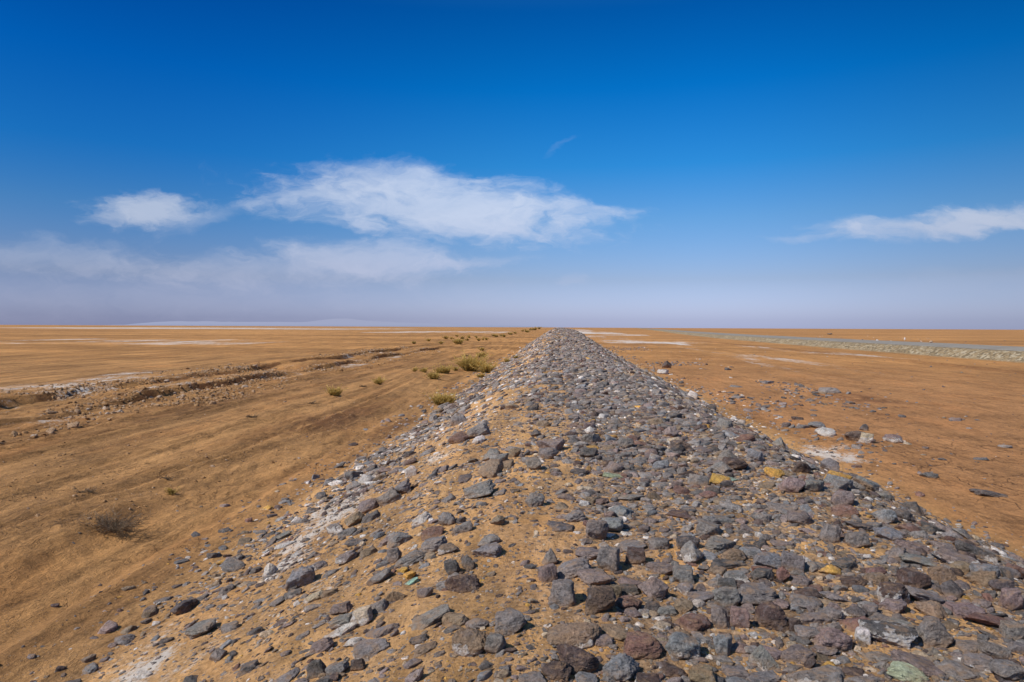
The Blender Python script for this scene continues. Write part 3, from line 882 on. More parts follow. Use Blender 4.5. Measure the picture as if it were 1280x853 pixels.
def build_rock(r, R, n):
    x0, y0 = r['p'][0], r['p'][1]
    a_ = r['W'] / 2
    sd = max(.12, (EYE[2] - r['p'][2]) / math.hypot(x0, y0))      # tangent of how steeply one looks down on it
    flat = {'s': .42, 'r': .72, 'b': .70, 'p': .95}[r['shape']]
    dpt = a_ * R.uniform(.72, .98)
    vis = r['H'] - 2 * dpt * sd * .8
    hgt = np.clip(vis, r['H'] * .30, None) / .9
    hgt = float(np.clip(hgt, a_ * .22, a_ * 1.9))
    if 2 * dpt * sd > r['H'] * 1.1: dpt = max(r['H'] / (2 * sd) * .85, a_ * .45)
    half = max(hgt * .72, a_ * flat * .55)
    V_, Fc = rock_shape(n, r['shape'], R)
    V_ = V_ * np.array([a_, dpt, half])
    yaw = R.uniform(-.22, .22)
    M3 = np.array(frame_on(x0, y0, yaw, math.radians(r['rot'] * (.55 if x0 < 0 else .6))))
    V_ = V_ @ M3.T
    zb = hgt - half                        # sunk so that hgt shows above the sand
    V_[:, 2] += zb
    hz = np.clip(V_[:, 2] / max(hgt, .01), -.3, 1)
    return V_, Fc, hz

CLR = {}
def colour(c, R, k=.16):
    b_ = np.array(COL[c]); return np.clip(b_ * R.uniform(1 - k, 1 + k) * R.uniform(.96, 1.04, 3), .02, .85)

# ---- scattered stones for the rest of the bank
def in_view(x_, y_, m=90):
    z_ = hf(x_, y_); P = np.stack([x_, y_, z_], 1)
    a1, b1, d1 = to_px(P)
    return (d1 > .5) & (a1 > -m) & (a1 < 1280 + m) & (b1 < 853 + m), d1, z_

def dens(x_, y_):
    g_ = rise(y_); x_ = x_ + np.where(x_ > 3.5, .38 * sm(y_, 8, 15), 0.); x_ = np.where(x_ < -.3, -.3 + (x_ + .3) / (1 + .25 * g_), np.where(x_ > 3, 3 + (x_ - 3) / (1 + .45 * g_), x_))
    """0..1 how packed with stones"""
    d = .02 + 0 * x_
    d = np.where((x_ > -5.2) & (x_ <= -3.7), .05 + .0 * y_, d)
    d = np.where((x_ > -3.7) & (x_ <= -2.6), .12 + .62 * sm(y_, 6.5, 12), d)
    d = np.where((x_ > -2.6) & (x_ <= -.9), .09 + .26 * sm(y_, 7, 30), d)
    d = np.where((x_ > -.9) & (x_ <= .1), .11 + .46 * sm(y_, 6, 22), d)
    d = np.where((x_ > .2) & (x_ <= .7), .55 + .4 * sm(y_, 4, 9), d)
    d = np.where((x_ > .7) & (x_ <= 3.2), 1., d)
    d = np.where((x_ > 3.2) & (x_ <= 3.9), .5 + .4 * sm(y_, 7, 16), d)
    d = np.where((x_ > 3.9) & (x_ <= 4.8), .20 + .5 * sm(y_, 9, 22), d)
    d = np.where((x_ > 4.8) & (x_ <= 5.5), .10 + .3 * sm(y_, 9, 22), d)
    d = np.where((x_ > 5.5) & (x_ <= 12), .035, d)
    cl = .30 + 1.4 * sm(vn(x_ * 1.1, y_ * 1.1, s=301), .25, .75)
    return d * np.where(d > .9, .45 + .55 * np.minimum(cl, 1.), cl)

pal = ['G'] * 46 + ['M'] * 18 + ['B'] * 8 + ['D'] * 11 + ['K'] * 12 + ['T'] * 12 + ['R'] * 4 + ['W'] * 8 + ['P'] * 5 + ['C'] * 6 + ['O'] * 1
gx = {}
def cell(a_, b_): return (int(math.floor(a_ / .5)), int(math.floor(b_ / .5)))
for (a_, b_, r_) in occupied: gx.setdefault(cell(a_, b_), []).append((a_, b_, r_))
def clash(a_, b_, r_, k):
    c0, c1 = cell(a_, b_)
    for i in (-1, 0, 1):
        for j in (-1, 0, 1):
            for (u, v, w) in gx.get((c0 + i, c1 + j), ()):
                if (u - a_) ** 2 + (v - b_) ** 2 < (k * (w + r_)) ** 2: return True
    return False

scatter = []     # x y z half-width colour salt shape dep
def throw(n, x0, x1, y0, y1, rmin, rmax, pw, k, dfun=dens, cols=pal, check=True, saltp=.22):
    xx = rng.uniform(x0, x1, n)
    yy = y0 * (y1 / y0) ** rng.uniform(0, 1, n) if y1 / y0 > 3 else rng.uniform(y0, y1, n)
    keep = rng.uniform(0, 1, n) < dfun(xx, yy)
    xx, yy = xx[keep], yy[keep]
    ok, dd, zz = in_view(xx, yy); xx, yy, dd, zz = xx[ok], yy[ok], dd[ok], zz[ok]
    u = rng.uniform(0, 1, len(xx)); rr = rmin * (1 + u * ((rmax / rmin) ** -pw - 1)) ** (-1 / pw)
    order = np.argsort(-rr)
    for i in order:
        a_, b_, r_ = float(xx[i]), float(yy[i]), float(rr[i])
        if check:
            if clash(a_, b_, r_, k): continue
            gx.setdefault(cell(a_, b_), []).append((a_, b_, r_))
        c = cols[rng.integers(len(cols))]
        if dfun is dens and (a_ < -.8 or a_ > 3.0) and rng.uniform() < .24 * min(1, b_ / 9): c = 'W'
        if c in 'WC':
            r_ *= .68
        sa = (rng.uniform(.2, .7) if rng.uniform() < saltp * (1.6 if a_ < -1.5 else 1) else 0.) if c not in 'WC' else .7
        scatter.append((a_, b_, float(zz[i]), r_, c, sa, 'bbbsssrrp'[rng.integers(9)], float(dd[i])))
throw(2600, -3.9, 5.6, 2.3, 7, .045, .095, 1.8, .66)
throw(15000, -4.2, 5.6, 2.3, 7, .018, .050, 1.7, .56)
throw(4500, -4.2, 5.6, 7, 18, .06, .15, 2.2, .66)
throw(40000, -4.2, 5.6, 7, 18, .020, .065, 1.6, .54)
throw(14000, -5., 6.6, 18, 60, .07, .18, 2.2, .60)
throw(34000, -5., 6.6, 18, 60, .030, .085, 1.7, .55)
throw(17000, -5.1, 6.8, 60, 300, .09, .26, 2.2, .45)
throw(6000, -4.8, 6.6, 100, 700, .14, .34, 2.2, .4, check=False)
throw(5200, -6.2, -3.3, 4, 120, .02, .10, 1.9, .6, lambda a_, b_: .75 * np.exp(-np.abs(a_ + 3.7 + edge_w(b_, 5) + 1.1 * rise(b_)) / .38) * sm(b_, 3, 8), saltp=.25)
throw(5200, 4.4, 8.0, 4, 120, .02, .10, 1.9, .6, lambda a_, b_: .75 * np.exp(-np.abs(a_ - 5.0 - edge_w(b_, 8) - 1.0 * rise(b_)) / .42) * sm(b_, 3, 8), saltp=.25)
# debris trail on the red flat beside the bank
trail = lambda a_, b_: band(a_, 6.3, 11.5, 1.2) * sm(vn(a_ * .5, b_ * .16, s=330), .50, .72) * .8 + .02
dpal = ['D'] * 6 + ['K'] * 3 + ['G'] * 3 + ['M'] * 3 + ['W'] + ['T']
throw(3600, 5.4, 12.5, 20, 95, .05, .17, 2.0, .7, trail, dpal, saltp=.1)
throw(260, 5.6, 16, 7, 32, .02, .06, 2.0, .8, lambda a_, b_: .5 + 0 * a_, dpal, saltp=.1)
throw(400, 5.4, 8.2, 11.5, 19, .03, .10, 2.0, .7, lambda a_, b_: .75 * np.exp(-(((a_ - 6.4) / .9) ** 2 + ((b_ - 15.3) / 1.8) ** 2)), dpal)
throw(160, 12, 34, 25, 130, .05, .14, 2.0, .8, lambda a_, b_: .5 + 0 * a_, dpal, saltp=.1)
throw(150, 50, 110, 90, 260, .12, .35, 1.6, .8, lambda a_, b_: .5 + 0 * a_, ['D'] * 4 + ['W'] * 2 + ['T'], saltp=.1)
throw(3500, 5.6, 17, 4, 34, .006, .022, 1.8, .5, lambda a_, b_: .25 + .6 * vn(a_ * .6, b_ * .4, s=331), dpal + ['T'] * 6, check=False, saltp=.05)
throw(260, -5.6, -3.7, 3, 40, .018, .055, 1.8, .8, lambda a_, b_: .6 * sm(a_, -5.4, -3.8), dpal, saltp=.1)

cand = []
for r in hand:
    r['area'] = r['w'] * r['h']; cand.append(r)
for (a_, b_, z_, r_, c, sa, sh, dd) in scatter:
    if dd < 14 and r_ * 2 * FPX / dd > 15:
        w_ = r_ * 2 * FPX / dd
        px_, py_, _ = to_px(np.array([a_, b_, z_ + r_ * .3]))
        if 4 < px_ < 1276 and py_ < 849:
            cand.append(dict(px=px_, py=py_, w=w_, h=w_ * .55, rot=0., c=c, salt=sa, shape=sh, lab='', dep=dd, W=r_ * 2, H=r_ * 1.1, p=np.array([a_, b_, z_]), area=w_ * w_ * .5, s=(a_, b_)))
cand.sort(key=lambda r: -(r['area'] + (1e6 if r['lab'] else 0)))
singles = cand[:300]; rest = [r for r in cand[300:] if 's' not in r]
taken = {r['s'] for r in singles if 's' in r}
LM = [r for r in singles if r['lab']]

def short(l):       # a landmark's name without its place clause
    s_ = l.split(',')[0]
    return s_
used_labels = set(r['lab'] for r in LM)
def auto_label(r):
    sz = 'big' if r['W'] > .26 else 'mid-sized' if r['W'] > .15 else 'small'
    ext = ' with white salt crust' if r['salt'] >= .5 and r['c'] not in 'WC' else ''
    near = sorted(LM, key=lambda q_: math.hypot(q_['px'] - r['px'], (q_['py'] - r['py']) * 1.3))[:9]
    for q_ in near:
        dx, dy = r['px'] - q_['px'], (r['py'] - q_['py']) * 1.3
        if abs(dx) > 1.6 * abs(dy): rel = 'right of' if dx > 0 else 'left of'
        elif abs(dy) > 1.6 * abs(dx): rel = 'in front of' if dy > 0 else 'behind'
        else: rel = ('in front and ' if dy > 0 else 'behind and ') + ('right of' if dx > 0 else 'left of')
        nm = short(q_['lab'])
        l = f"{sz} {COLW[r['c']]} {SHAPEW[r['shape']]} rock{ext} {rel} the {nm}"
        if len(l.split()) > 16: l = f"{COLW[r['c']]} {SHAPEW[r['shape']]} rock {rel} the {nm}"
        if len(l.split()) <= 16 and l not in used_labels:
            used_labels.add(l); return l
    l = f"{sz} {COLW[r['c']]} {SHAPEW[r['shape']]} rock, {'left' if r['px'] < 640 else 'right'} {'foreground' if r['py'] > 640 else 'distance'}"
    used_labels.add(l); return l

for i, r in enumerate(singles):
    R = np.random.default_rng(1000 + int(r['px'] * 7 + r['py'] * 131))
    n = 5 if r['w'] > 34 else 4 if r['w'] > 13 else 3
    V_, Fc, hz = build_rock(r, R, n)
    cc = np.tile(np.append(colour(r['c'], R, .10), r['salt']), (len(V_), 1))
    me = mesh_np('rock', V_, Fc, M_rock, cols=cc, hz=hz)
    z0 = float(hf(r['p'][0], r['p'][1]))
    o = link('rock', me, (r['p'][0], r['p'][1], z0))
    on_flat = r['p'][0] > 5.5
    tag(o, r['lab'] or auto_label(r), 'rock', 'rocks lying on the red mud flat' if on_flat else 'rocks of the stony embankment')

# ---- everything smaller or farther: one mesh
protos = {}
for n, cnt in ((1, 26), (2, 36), (3, 36)):
    protos[n] = []
    for k in range(cnt):
        R = np.random.default_rng(5000 + n * 100 + k)
        protos[n].append(rock_shape(n, 'bsrpbs'[k % 6], R))
items = [(a_, b_, z_, r_, c, sa, dd) for (a_, b_, z_, r_, c, sa, sh, dd) in scatter if (a_, b_) not in taken]
for r in rest: items.append((r['p'][0], r['p'][1], r['p'][2], r['W'] / 2, r['c'], r['salt'], r['dep']))
# grit: tiny pebbles over the near bank
npb = 80000
xx = rng.uniform(-4.6, 5.8, npb); yy = 2.3 * (14 / 2.3) ** rng.uniform(0, 1, npb)
kp = rng.uniform(0, 1, npb) < np.where((xx > -3.6) & (xx < 5.2), .30 + .75 * vn(xx * 1.2, yy * 1.2, s=340) + .4 * band(xx, .3, 3.4, .3), .06)
xx, yy = xx[kp], yy[kp]; ok, dd, zz = in_view(xx, yy, 30); xx, yy, dd, zz = xx[ok], yy[ok], dd[ok], zz[ok]
ppal = ['G'] * 6 + ['M'] * 5 + ['D'] * 3 + ['T'] * 4 + ['C'] * 2 + ['W'] + ['O'] + ['K'] * 3
for a_, b_, z_, d_ in zip(xx, yy, zz, dd):
    items.append((a_, b_, z_, float(.0038 + rng.exponential(.0050)) * (1 if d_ < 6 else 1.4), ppal[rng.integers(len(ppal))], 0., float(d_)))
print('scatter', len(scatter), 'items', len(items), 'singles', len(singles))
IX = np.array([(i[0], i[1], i[2], i[3], i[5], i[6]) for i in items])
CCs = [i[4] for i in items]
pxw = IX[:, 3] * 2 * FPX / IX[:, 5]
lev = np.where(pxw > 12.5, 3, np.where(pxw > 4.2, 2, 1))
e = .06
SX = (hf(IX[:, 0] - e, IX[:, 1]) - hf(IX[:, 0] + e, IX[:, 1])) / (2 * e)
SY = (hf(IX[:, 0], IX[:, 1] - e) - hf(IX[:, 0], IX[:, 1] + e)) / (2 * e)
VV, FF, CL, HZ, FL = [], [], [], [], []; off = 0
for n in (1, 2, 3):
    for k, (Vp, Fp) in enumerate(protos[n]):
        idx = np.where(lev == n)[0]; idx = idx[idx % len(protos[n]) == k]
        if not len(idx): continue
        m_ = len(idx); I = IX[idx]
        yaw = rng.uniform(0, 6.283, m_); ca, sa_ = np.cos(yaw), np.sin(yaw)
        sc = np.stack([I[:, 3] * rng.uniform(.95, 1.25, m_), I[:, 3] * rng.uniform(.6, .95, m_), I[:, 3] * rng.uniform(.25, .68, m_)], 1)
        P_ = Vp[None] * sc[:, None, :]
        # some stones tip about a horizontal axis
        tp = rng.normal(0, .26, m_); ct, st_ = np.cos(tp)[:, None], np.sin(tp)[:, None]
        P_ = np.stack([P_[..., 0] * ct - P_[..., 2] * st_, P_[..., 1], P_[..., 0] * st_ + P_[..., 2] * ct], -1)
        P_ = np.stack([P_[..., 0] * ca[:, None] - P_[..., 1] * sa_[:, None], P_[..., 0] * sa_[:, None] + P_[..., 1] * ca[:, None], P_[..., 2]], -1)
        hz = np.clip((P_[..., 2] / sc[:, 2:3]) * .6 + .45, 0, 1)
        P_[..., 2] -= P_[..., 0] * SX[idx][:, None] + P_[..., 1] * SY[idx][:, None]
        P_ += I[:, None, :3]; P_[..., 2] += (sc[:, 2] * rng.uniform(-.42, .34, m_))[:, None]
        VV.append(P_.reshape(-1, 3)); FF.append((Fp[None] + (np.arange(m_) * len(Vp))[:, None, None] + off).reshape(-1, 3))
        cb = np.array([COL[CCs[q_]] for q_ in idx]) * rng.uniform(.62, 1.4, (m_, 1))
        CL.append(np.repeat(np.concatenate([cb, I[:, 4:5]], 1), len(Vp), 0)); HZ.append(hz.ravel())
        FL.append(np.full(m_ * len(Fp), n == 1)); off += m_ * len(Vp)
me = mesh_np('loose_stones', np.concatenate(VV), np.concatenate(FF), M_rock, cols=np.concatenate(CL), hz=np.concatenate(HZ), flatmask=np.concatenate(FL))
print('stuff verts', off)
tag(link('loose_stones', me), 'grey, mauve and white rubble covering the long stony embankment', 'stones', kind='stuff')

# ---- broken salt-and-mud crust along the two scarps on the left
n = 34000
xx = rng.uniform(-19, -11.0, n); yy = rng.uniform(7, 75, n)
kp = rng.uniform(0, 1, n) < .10 + .8 * np.exp(-((xx + 14.3) / .5) ** 2) + .8 * np.exp(-((xx + 16.6) / .6) ** 2) + .55 * band(xx, -14.6, -11.4, .5) * (1 - sm(yy, 20, 30))
kp &= vn(xx * .5, yy * .25, s=350) > .36
x2 = rng.uniform(-13, -4.0, 9000); y2 = 3 * 10 ** rng.uniform(0, 1, 9000); k2 = rng.uniform(0, 1, 9000) < sm(vn(x2 * .8, y2 * .3, s=351), .35, .75)
xx = np.concatenate([xx[kp], x2[k2]]); yy = np.concatenate([yy[kp], y2[k2]]); kp = np.ones(len(xx), bool)
xx, yy = xx[kp], yy[kp]; ok, dd, zz = in_view(xx, yy, 30); xx, yy, dd, zz = xx[ok], yy[ok], dd[ok], zz[ok]
VV, FF, CL, HZ = [], [], [], []; off = 0
for a_, b_, z_, d_ in zip(xx, yy, zz, dd):
    Vp, Fp = protos[1][rng.integers(26)]
    r_ = .022 * (1 + rng.exponential(.8)); r_ = min(r_, .14)
    if a_ > -11.4: r_ = .004 + rng.exponential(.006)
    yw = rng.uniform(0, 6.28); c_, s_ = math.cos(yw), math.sin(yw)
    P_ = Vp * np.array([r_ * 1.1, r_ * .8, r_ * rng.uniform(.4, .8)])
    P_ = P_ @ np.array(Matrix.Rotation(rng.normal(0, .5), 3, 'X') @ Matrix.Rotation(yw, 3, 'Z')).T + np.array([a_, b_, z_ + r_ * .1])
    VV.append(P_); FF.append(Fp + off); off += len(Vp)
    wht = rng.uniform() < .14 and a_ < -12
    CL.append(np.tile([.30, .165, .08, .75 if wht else (.3 if rng.uniform() < .3 else 0)] if rng.uniform() < .85 else [.16, .10, .06, .2], (len(Vp), 1))); HZ.append(np.full(len(Vp), .5))
me = mesh_np('mud_clods', np.concatenate(VV), np.concatenate(FF), mud_material('crumbled_mud'), smooth=False, cols=np.concatenate(CL), hz=np.concatenate(HZ))
tag(link('mud_clods', me), 'brown mud clods and salt crust broken up along the low scarps', 'mud clods', kind='stuff')

# ---- far white marker stone and single stones beyond the road
def far_stone(px, py, hpx, ratio, lab, c):
    g = ground_at(px, py); _, _, d = to_px(g)
    H = hpx * d / FPX; R = np.random.default_rng(int(px))
    V_, Fc = rock_shape(3, 'p' if ratio < 1 else 'b', R); V_ = V_ * np.array([H * ratio * .5, H * ratio * .4, H * .55]); V_[:, 2] += H * .45
    me = mesh_np('rock', V_, Fc, M_rock, cols=np.tile(list(COL[c]) + [.9 if c == 'W' else 0], (len(V_), 1)), hz=np.full(len(V_), .6))
    return tag(link('rock', me, tuple(g)), lab, 'rock', 'stones beyond the gravel road')
far_stone(1131, 425.6, 4.2, .55, 'white upright stone standing beyond the gravel road', 'W')
far_stone(1096.5, 426.6, 2.2, 1.2, 'small white stone left of the white upright stone beyond the road', 'W')
far_stone(1164, 428.6, 2.4, 1.6, 'pale tan stone right of the white upright stone beyond the road', 'C')
far_stone(1037, 418.4, 1.6, 4., 'low dark heap near the horizon beyond the gravel road', 'D')

# ================================================================ bushes
def leaf_material(name, c0, c1):
    m, b, bs = new_mat(name, .8, .1)
    P = b.node('ShaderNodeTexCoord').outputs['Object']
    n = b.noise(P, 9, 4, .6); n2 = b.noise(P, 60, 2, .6)
    c = b.mix(b.step(b.m('ADD', b.m('MULTIPLY', n, .6), b.m('MULTIPLY', n2, .4)), .38, .62), c0, c1)
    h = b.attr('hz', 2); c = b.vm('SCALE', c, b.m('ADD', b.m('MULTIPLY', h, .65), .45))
    b.l.new(c, bs.inputs['Base Color'])
    tr = b.node('ShaderNodeBsdfTranslucent'); b.l.new(c, tr.inputs[0]); ms = b.node('ShaderNodeMixShader'); ms.inputs[0].default_value = .4
    b.l.new(bs.outputs[0], ms.inputs[1]); b.l.new(tr.outputs[0], ms.inputs[2]); b.l.new(ms.outputs[0], m.node_tree.nodes['Material Output'].inputs[0]); return m
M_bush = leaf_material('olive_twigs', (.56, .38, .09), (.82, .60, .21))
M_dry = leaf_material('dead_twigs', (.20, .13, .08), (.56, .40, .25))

def twig_mesh(W, H, n, R, leafy=True, mat=None, wid=.006):
    Vs, Fs, Hs = [], [], []
    def quad(p, q_, w):
        d = q_ - p; s_ = np.cross(d, R.normal(size=3)); s_ = s_ / (np.linalg.norm(s_) + 1e-9) * w
        k = len(Vs); Vs.extend([p - s_, p + s_, q_ + s_ * .6, q_ - s_ * .6]); Fs.append((k, k + 1, k + 2, k + 3))
        Hs.extend([np.clip(p[2] / H, 0, 1)] * 2 + [np.clip(q_[2] / H, 0, 1)] * 2)
    ncl = max(2, int(n / 28)); cen = [(R.uniform(-.62, .62) * W / 2, R.uniform(-.5, .5) * W / 2 * .7, R.uniform(.55, 1)) for _ in range(ncl)]
    for _ in range(n):
        cx_, cy_, ch = cen[R.integers(ncl)]
        p = np.array([cx_ + R.normal(0, W * .04), cy_ + R.normal(0, W * .04), -.01])
        an = R.uniform(0, 6.283); sp = abs(R.normal(0, .8)); d = np.array([math.cos(an) * sp, math.sin(an) * sp, 1.]); d /= np.linalg.norm(d)
        L = H * ch * R.uniform(.35, 1.12) / max(d[2], .5)
        if not leafy: L = W * .5 * R.uniform(.3, 1.0); d = np.array([math.cos(an) * 1., math.sin(an) * .7, R.uniform(.05, .7)]); d /= np.linalg.norm(d)
        seg = 4; 
        for k in range(seg):
            q_ = p + d * L / seg; quad(p, q_, wid * (1 - k / seg * .6))
            if leafy and k > 0 or (not leafy and R.uniform() < .7):
                for _k in range(4 if leafy else 2):
                    t_ = R.uniform(); o_ = p + (q_ - p) * t_; e_ = d + R.normal(0, .6, 3); e_ /= np.linalg.norm(e_)
                    quad(o_, o_ + e_ * L * (.12 if leafy else .28), wid * (.9 if leafy else .6))
            p = q_; d = d + R.normal(0, .16, 3) + np.array([0, 0, .05 if leafy else -.03]); d /= np.linalg.norm(d)
    return mesh_np('bush', np.array(Vs), np.array(Fs), mat, smooth=False, hz=np.array(Hs))

def bush(px, py, w, h, lab, dry=False, group='olive bushes left of the embankment'):
    g = ground_at(px, py); _, _, d = to_px(g)
    W = w * d / FPX; H = h * d / FPX; R = np.random.default_rng(int(px * 13 + py))
    n = int(np.clip(w * h * (1.3 if not dry else .11), 40, 700))
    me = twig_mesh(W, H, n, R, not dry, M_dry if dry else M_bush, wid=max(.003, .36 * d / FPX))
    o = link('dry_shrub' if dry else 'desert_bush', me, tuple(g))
    return tag(o, lab, 'shrub' if dry else 'bush', group)
N_ = lambda u, v: (500 + u / 7.111, 405 + v / 7.111)
for u, v, w, h, lab in (
    (385, 716, 182, 96, 'rounded olive bush nearest the stones at the foot of the bank'),
    (628, 420, 150, 140, 'tallest olive-green bush on the left, standing in the middle distance'),
    (762, 438, 84, 96, 'upright olive bush just right of the tallest bush'),
    (735, 475, 104, 36, 'low olive clump in front of the upright olive bush'),
    (300, 492, 100, 76, 'darker small bush in front of the row of low bushes'),
    (380, 440, 150, 70, 'wide bush in the middle of the row left of the tallest'),
    (215, 430, 76, 44, 'second bush from the left in the low row'),
    (130, 426, 72, 42, 'leftmost bush of the low row beside the ditch'),
    (505, 418, 76, 44, 'small bush between the wide bush and the tallest bush'),
    (728, 296, 84, 44, 'flat olive bush behind the upright bush'),
    (728, 240, 72, 38, 'bush standing behind the flat olive bush'),
    (535, 178, 122, 46, 'long low bush far out behind the tallest bush'),
    (940, 348, 62, 46, 'small bush close to the left edge of the stone bank'),
    (1035, 312, 64, 44, 'bush touching the stones farther up the left toe of the bank'),
    (125, 178, 62, 36, 'lone far bush at the left of the far group'),
    (240, 156, 58, 26, 'low far bush right of the lone far bush'),
    (412, 136, 40, 34, 'upright small far bush left of centre'),
    (465, 138, 38, 24, 'tiny far bush right of the upright small far bush'),
    (550, 134, 62, 28, 'far bush just behind the long low bush'),
    (630, 128, 54, 28, 'far bush right of and behind the long low bush'),
    (350, 178, 62, 32, 'far bush left of the long low bush'),
    (848, 116, 54, 24, 'left one of the paired far bushes near the bank'),
    (905, 108, 44, 22, 'right one of the paired far bushes near the bank'),
    (705, 152, 34, 26, 'small pale bush below the paired far bushes'),
    (1000, 96, 56, 20, 'very far low bush right of the paired bushes'),
    (1130, 76, 66, 26, 'very far bush beside the stone bank'),
    (1200, 56, 80, 26, 'farthest olive bush against the stone bank near the horizon')):
    px, py = N_(u, v); bush(px, py, w / 7.111, h / 7.111, lab)
for k, (px, py, w, h) in enumerate(((672, 411.6, 9, 3), (663, 413, 8, 3), (655, 414.8, 10, 3.4), (646, 417.5, 9, 3.4), (637, 418.5, 7, 3), (628, 421.5, 9, 3.6), (617, 420.5, 8, 3.2),
                                 (606, 425.5, 9, 4), (596, 422.5, 7, 3.2), (585, 426, 8, 3.6), (573, 421, 7, 3))):
    bush(px, py, w, h, 'straggly far tuft, %s in the row leading left from where the bank meets the horizon' % ('first', 'second', 'third', 'fourth', 'fifth', 'sixth', 'seventh', 'eighth', 'ninth', 'tenth', 'last')[k])
bush(419, 494.5, 15, 11, 'small olive tuft alone in the left ditch')
bush(474, 480.5, 12, 8.5, 'yellowish tuft on the ridge right of the small olive tuft')
bush(453, 483.5, 9, 8, 'tiny pale tuft between two yellowish ones', True, 'dry shrubs left of the embankment')
bush(214, 618, 9, 10, 'tiny green sprig in the bare left foreground sand')
bush(135, 659, 74, 34, 'biggest dead brown shrub on the sand berm, left foreground', True, 'dry shrubs left of the embankment')
bush(109, 616, 26, 14, 'dead shrub behind the biggest dead brown shrub', True, 'dry shrubs left of the embankment')
bush(208, 598, 17, 8, 'sparse dead twigs left of the dark damp streaks', True, 'dry shrubs left of the embankment')
bush(312, 522, 18, 10, 'grey dead shrub in the left ditch, middle distance', True, 'dry shrubs left of the embankment')
bush(392, 505, 14, 7, 'small dead shrub right of the grey dead shrub', True, 'dry shrubs left of the embankment')
bush(539.5, 437.5, 7, 4, 'far brown dead shrub below the lone far bush', True, 'dry shrubs left of the embankment')
bush(583.5, 445.5, 8, 5.5, 'brown dead shrub directly behind the tallest bush', True, 'dry shrubs left of the embankment')

# ================================================================ distant hills, haze painted as a glow
def hills(px0, px1, prof, D, top, base, mat):
    n = 220; az = []; V_ = []; Fc = []
    for i in range(n + 1):
        px = px0 + (px1 - px0) * i / n
        d = ray(px, 409); d = d / math.hypot(d[0], d[1])
        hgt = prof(px) * D / FPX
        wd = 2500
        V_ += [(d[0] * D, d[1] * D, base - 40), (d[0] * (D + wd * .5), d[1] * (D + wd * .5), hgt), (d[0] * (D + wd), d[1] * (D + wd), base - 60)]
    for i in range(n):
        a_ = i * 3; Fc += [(a_, a_ + 3, a_ + 4, a_ + 1), (a_ + 1, a_ + 4, a_ + 5, a_ + 2)]
    return mesh_np('hills', np.array(V_), np.array(Fc), mat)
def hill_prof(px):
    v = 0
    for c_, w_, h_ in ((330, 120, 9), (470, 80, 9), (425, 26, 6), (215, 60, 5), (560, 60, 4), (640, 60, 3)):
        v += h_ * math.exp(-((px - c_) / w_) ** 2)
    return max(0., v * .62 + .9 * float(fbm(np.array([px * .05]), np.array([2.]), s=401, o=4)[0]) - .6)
m, b, bs = new_mat('hills_painted_haze', 1., 0.)
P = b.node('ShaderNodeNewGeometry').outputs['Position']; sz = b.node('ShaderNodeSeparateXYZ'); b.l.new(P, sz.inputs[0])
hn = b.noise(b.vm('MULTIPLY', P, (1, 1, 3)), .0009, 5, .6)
hc = b.mix(b.step(b.m('ADD', sz.outputs[2], b.m('MULTIPLY', hn, 60.)), 35., 100.), (.31, .36, .53), (.352, .385, .545))  # haze tones painted in, with a bluish base imitating a mirage
HILLS_EM = b.node('ShaderNodeEmission'); b.l.new(hc, HILLS_EM.inputs[0]); HILLS_EM.inputs[1].default_value = 1.0  # emission stands in for aerial haze over the hills
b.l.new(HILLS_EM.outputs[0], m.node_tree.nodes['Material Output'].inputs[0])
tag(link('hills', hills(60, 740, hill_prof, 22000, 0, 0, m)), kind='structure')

# ================================================================ sky, sun, camera
SUN_EL, SUN_AZ = math.radians(46), math.radians(-124)       # azimuth from +Y towards +X
w = bpy.data.worlds.new('World'); SC.world = w; w.use_nodes = True
b = NB(w.node_tree); bg = w.node_tree.nodes['Background']
sky = b.node('ShaderNodeTexSky', sky_type='NISHITA'); sky.sun_disc = False; sky.sun_elevation = SUN_EL; sky.sun_rotation = SUN_AZ
dirv = b.node('ShaderNodeTexCoord').outputs['Generated']
sp = b.node('ShaderNodeSeparateXYZ'); b.l.new(dirv, sp.inputs[0]); dx, dy, dz = sp.outputs
def s2l(c): return tuple(((v / 255.) / 12.92 if v <= 10 else ((v / 255. + .055) / 1.055) ** 2.4) for v in c)
nish = {0.0: (164, 163, 145), .011: (164, 163, 145), .068: (177, 194, 191), .153: (148, 174, 195), .227: (129, 156, 184), .326: (112, 137, 169), .416: (101, 125, 158)}
targ = {0.0: (168, 174, 200), .011: (167, 175, 203), .068: (156, 180, 214), .153: (102, 161, 219), .227: (46, 139, 214), .326: (4, 112, 196), .416: (1, 87, 168)}
rmp = b.node('ShaderNodeValToRGB'); rmp.color_ramp.interpolation = 'B_SPLINE' if False else 'LINEAR'
b.l.new(dz, rmp.inputs[0]); el = rmp.color_ramp.elements
ks = sorted(nish)
def mul(k): return tuple(t_ / n_ / 2. for t_, n_ in zip(s2l(targ[k]), s2l(nish[k])))
el[0].position = 0.; el[0].color = tuple(v_ * 1.22 for v_ in mul(0.0)) + (1,)
el[1].position = ks[1]; el[1].color = mul(ks[1]) + (1,)
for k in ks[2:]:
    e_ = el.new(k); e_.color = mul(k) + (1,)
e_ = el.new(.62); e_.color = (.18, .36, .52, 1)
e_ = el.new(1.0); e_.color = (.40, .48, .55, 1)
base = b.mix(1., sky.outputs[0], rmp.outputs[0], 'MULTIPLY'); base = b.vm('SCALE', base, .2)
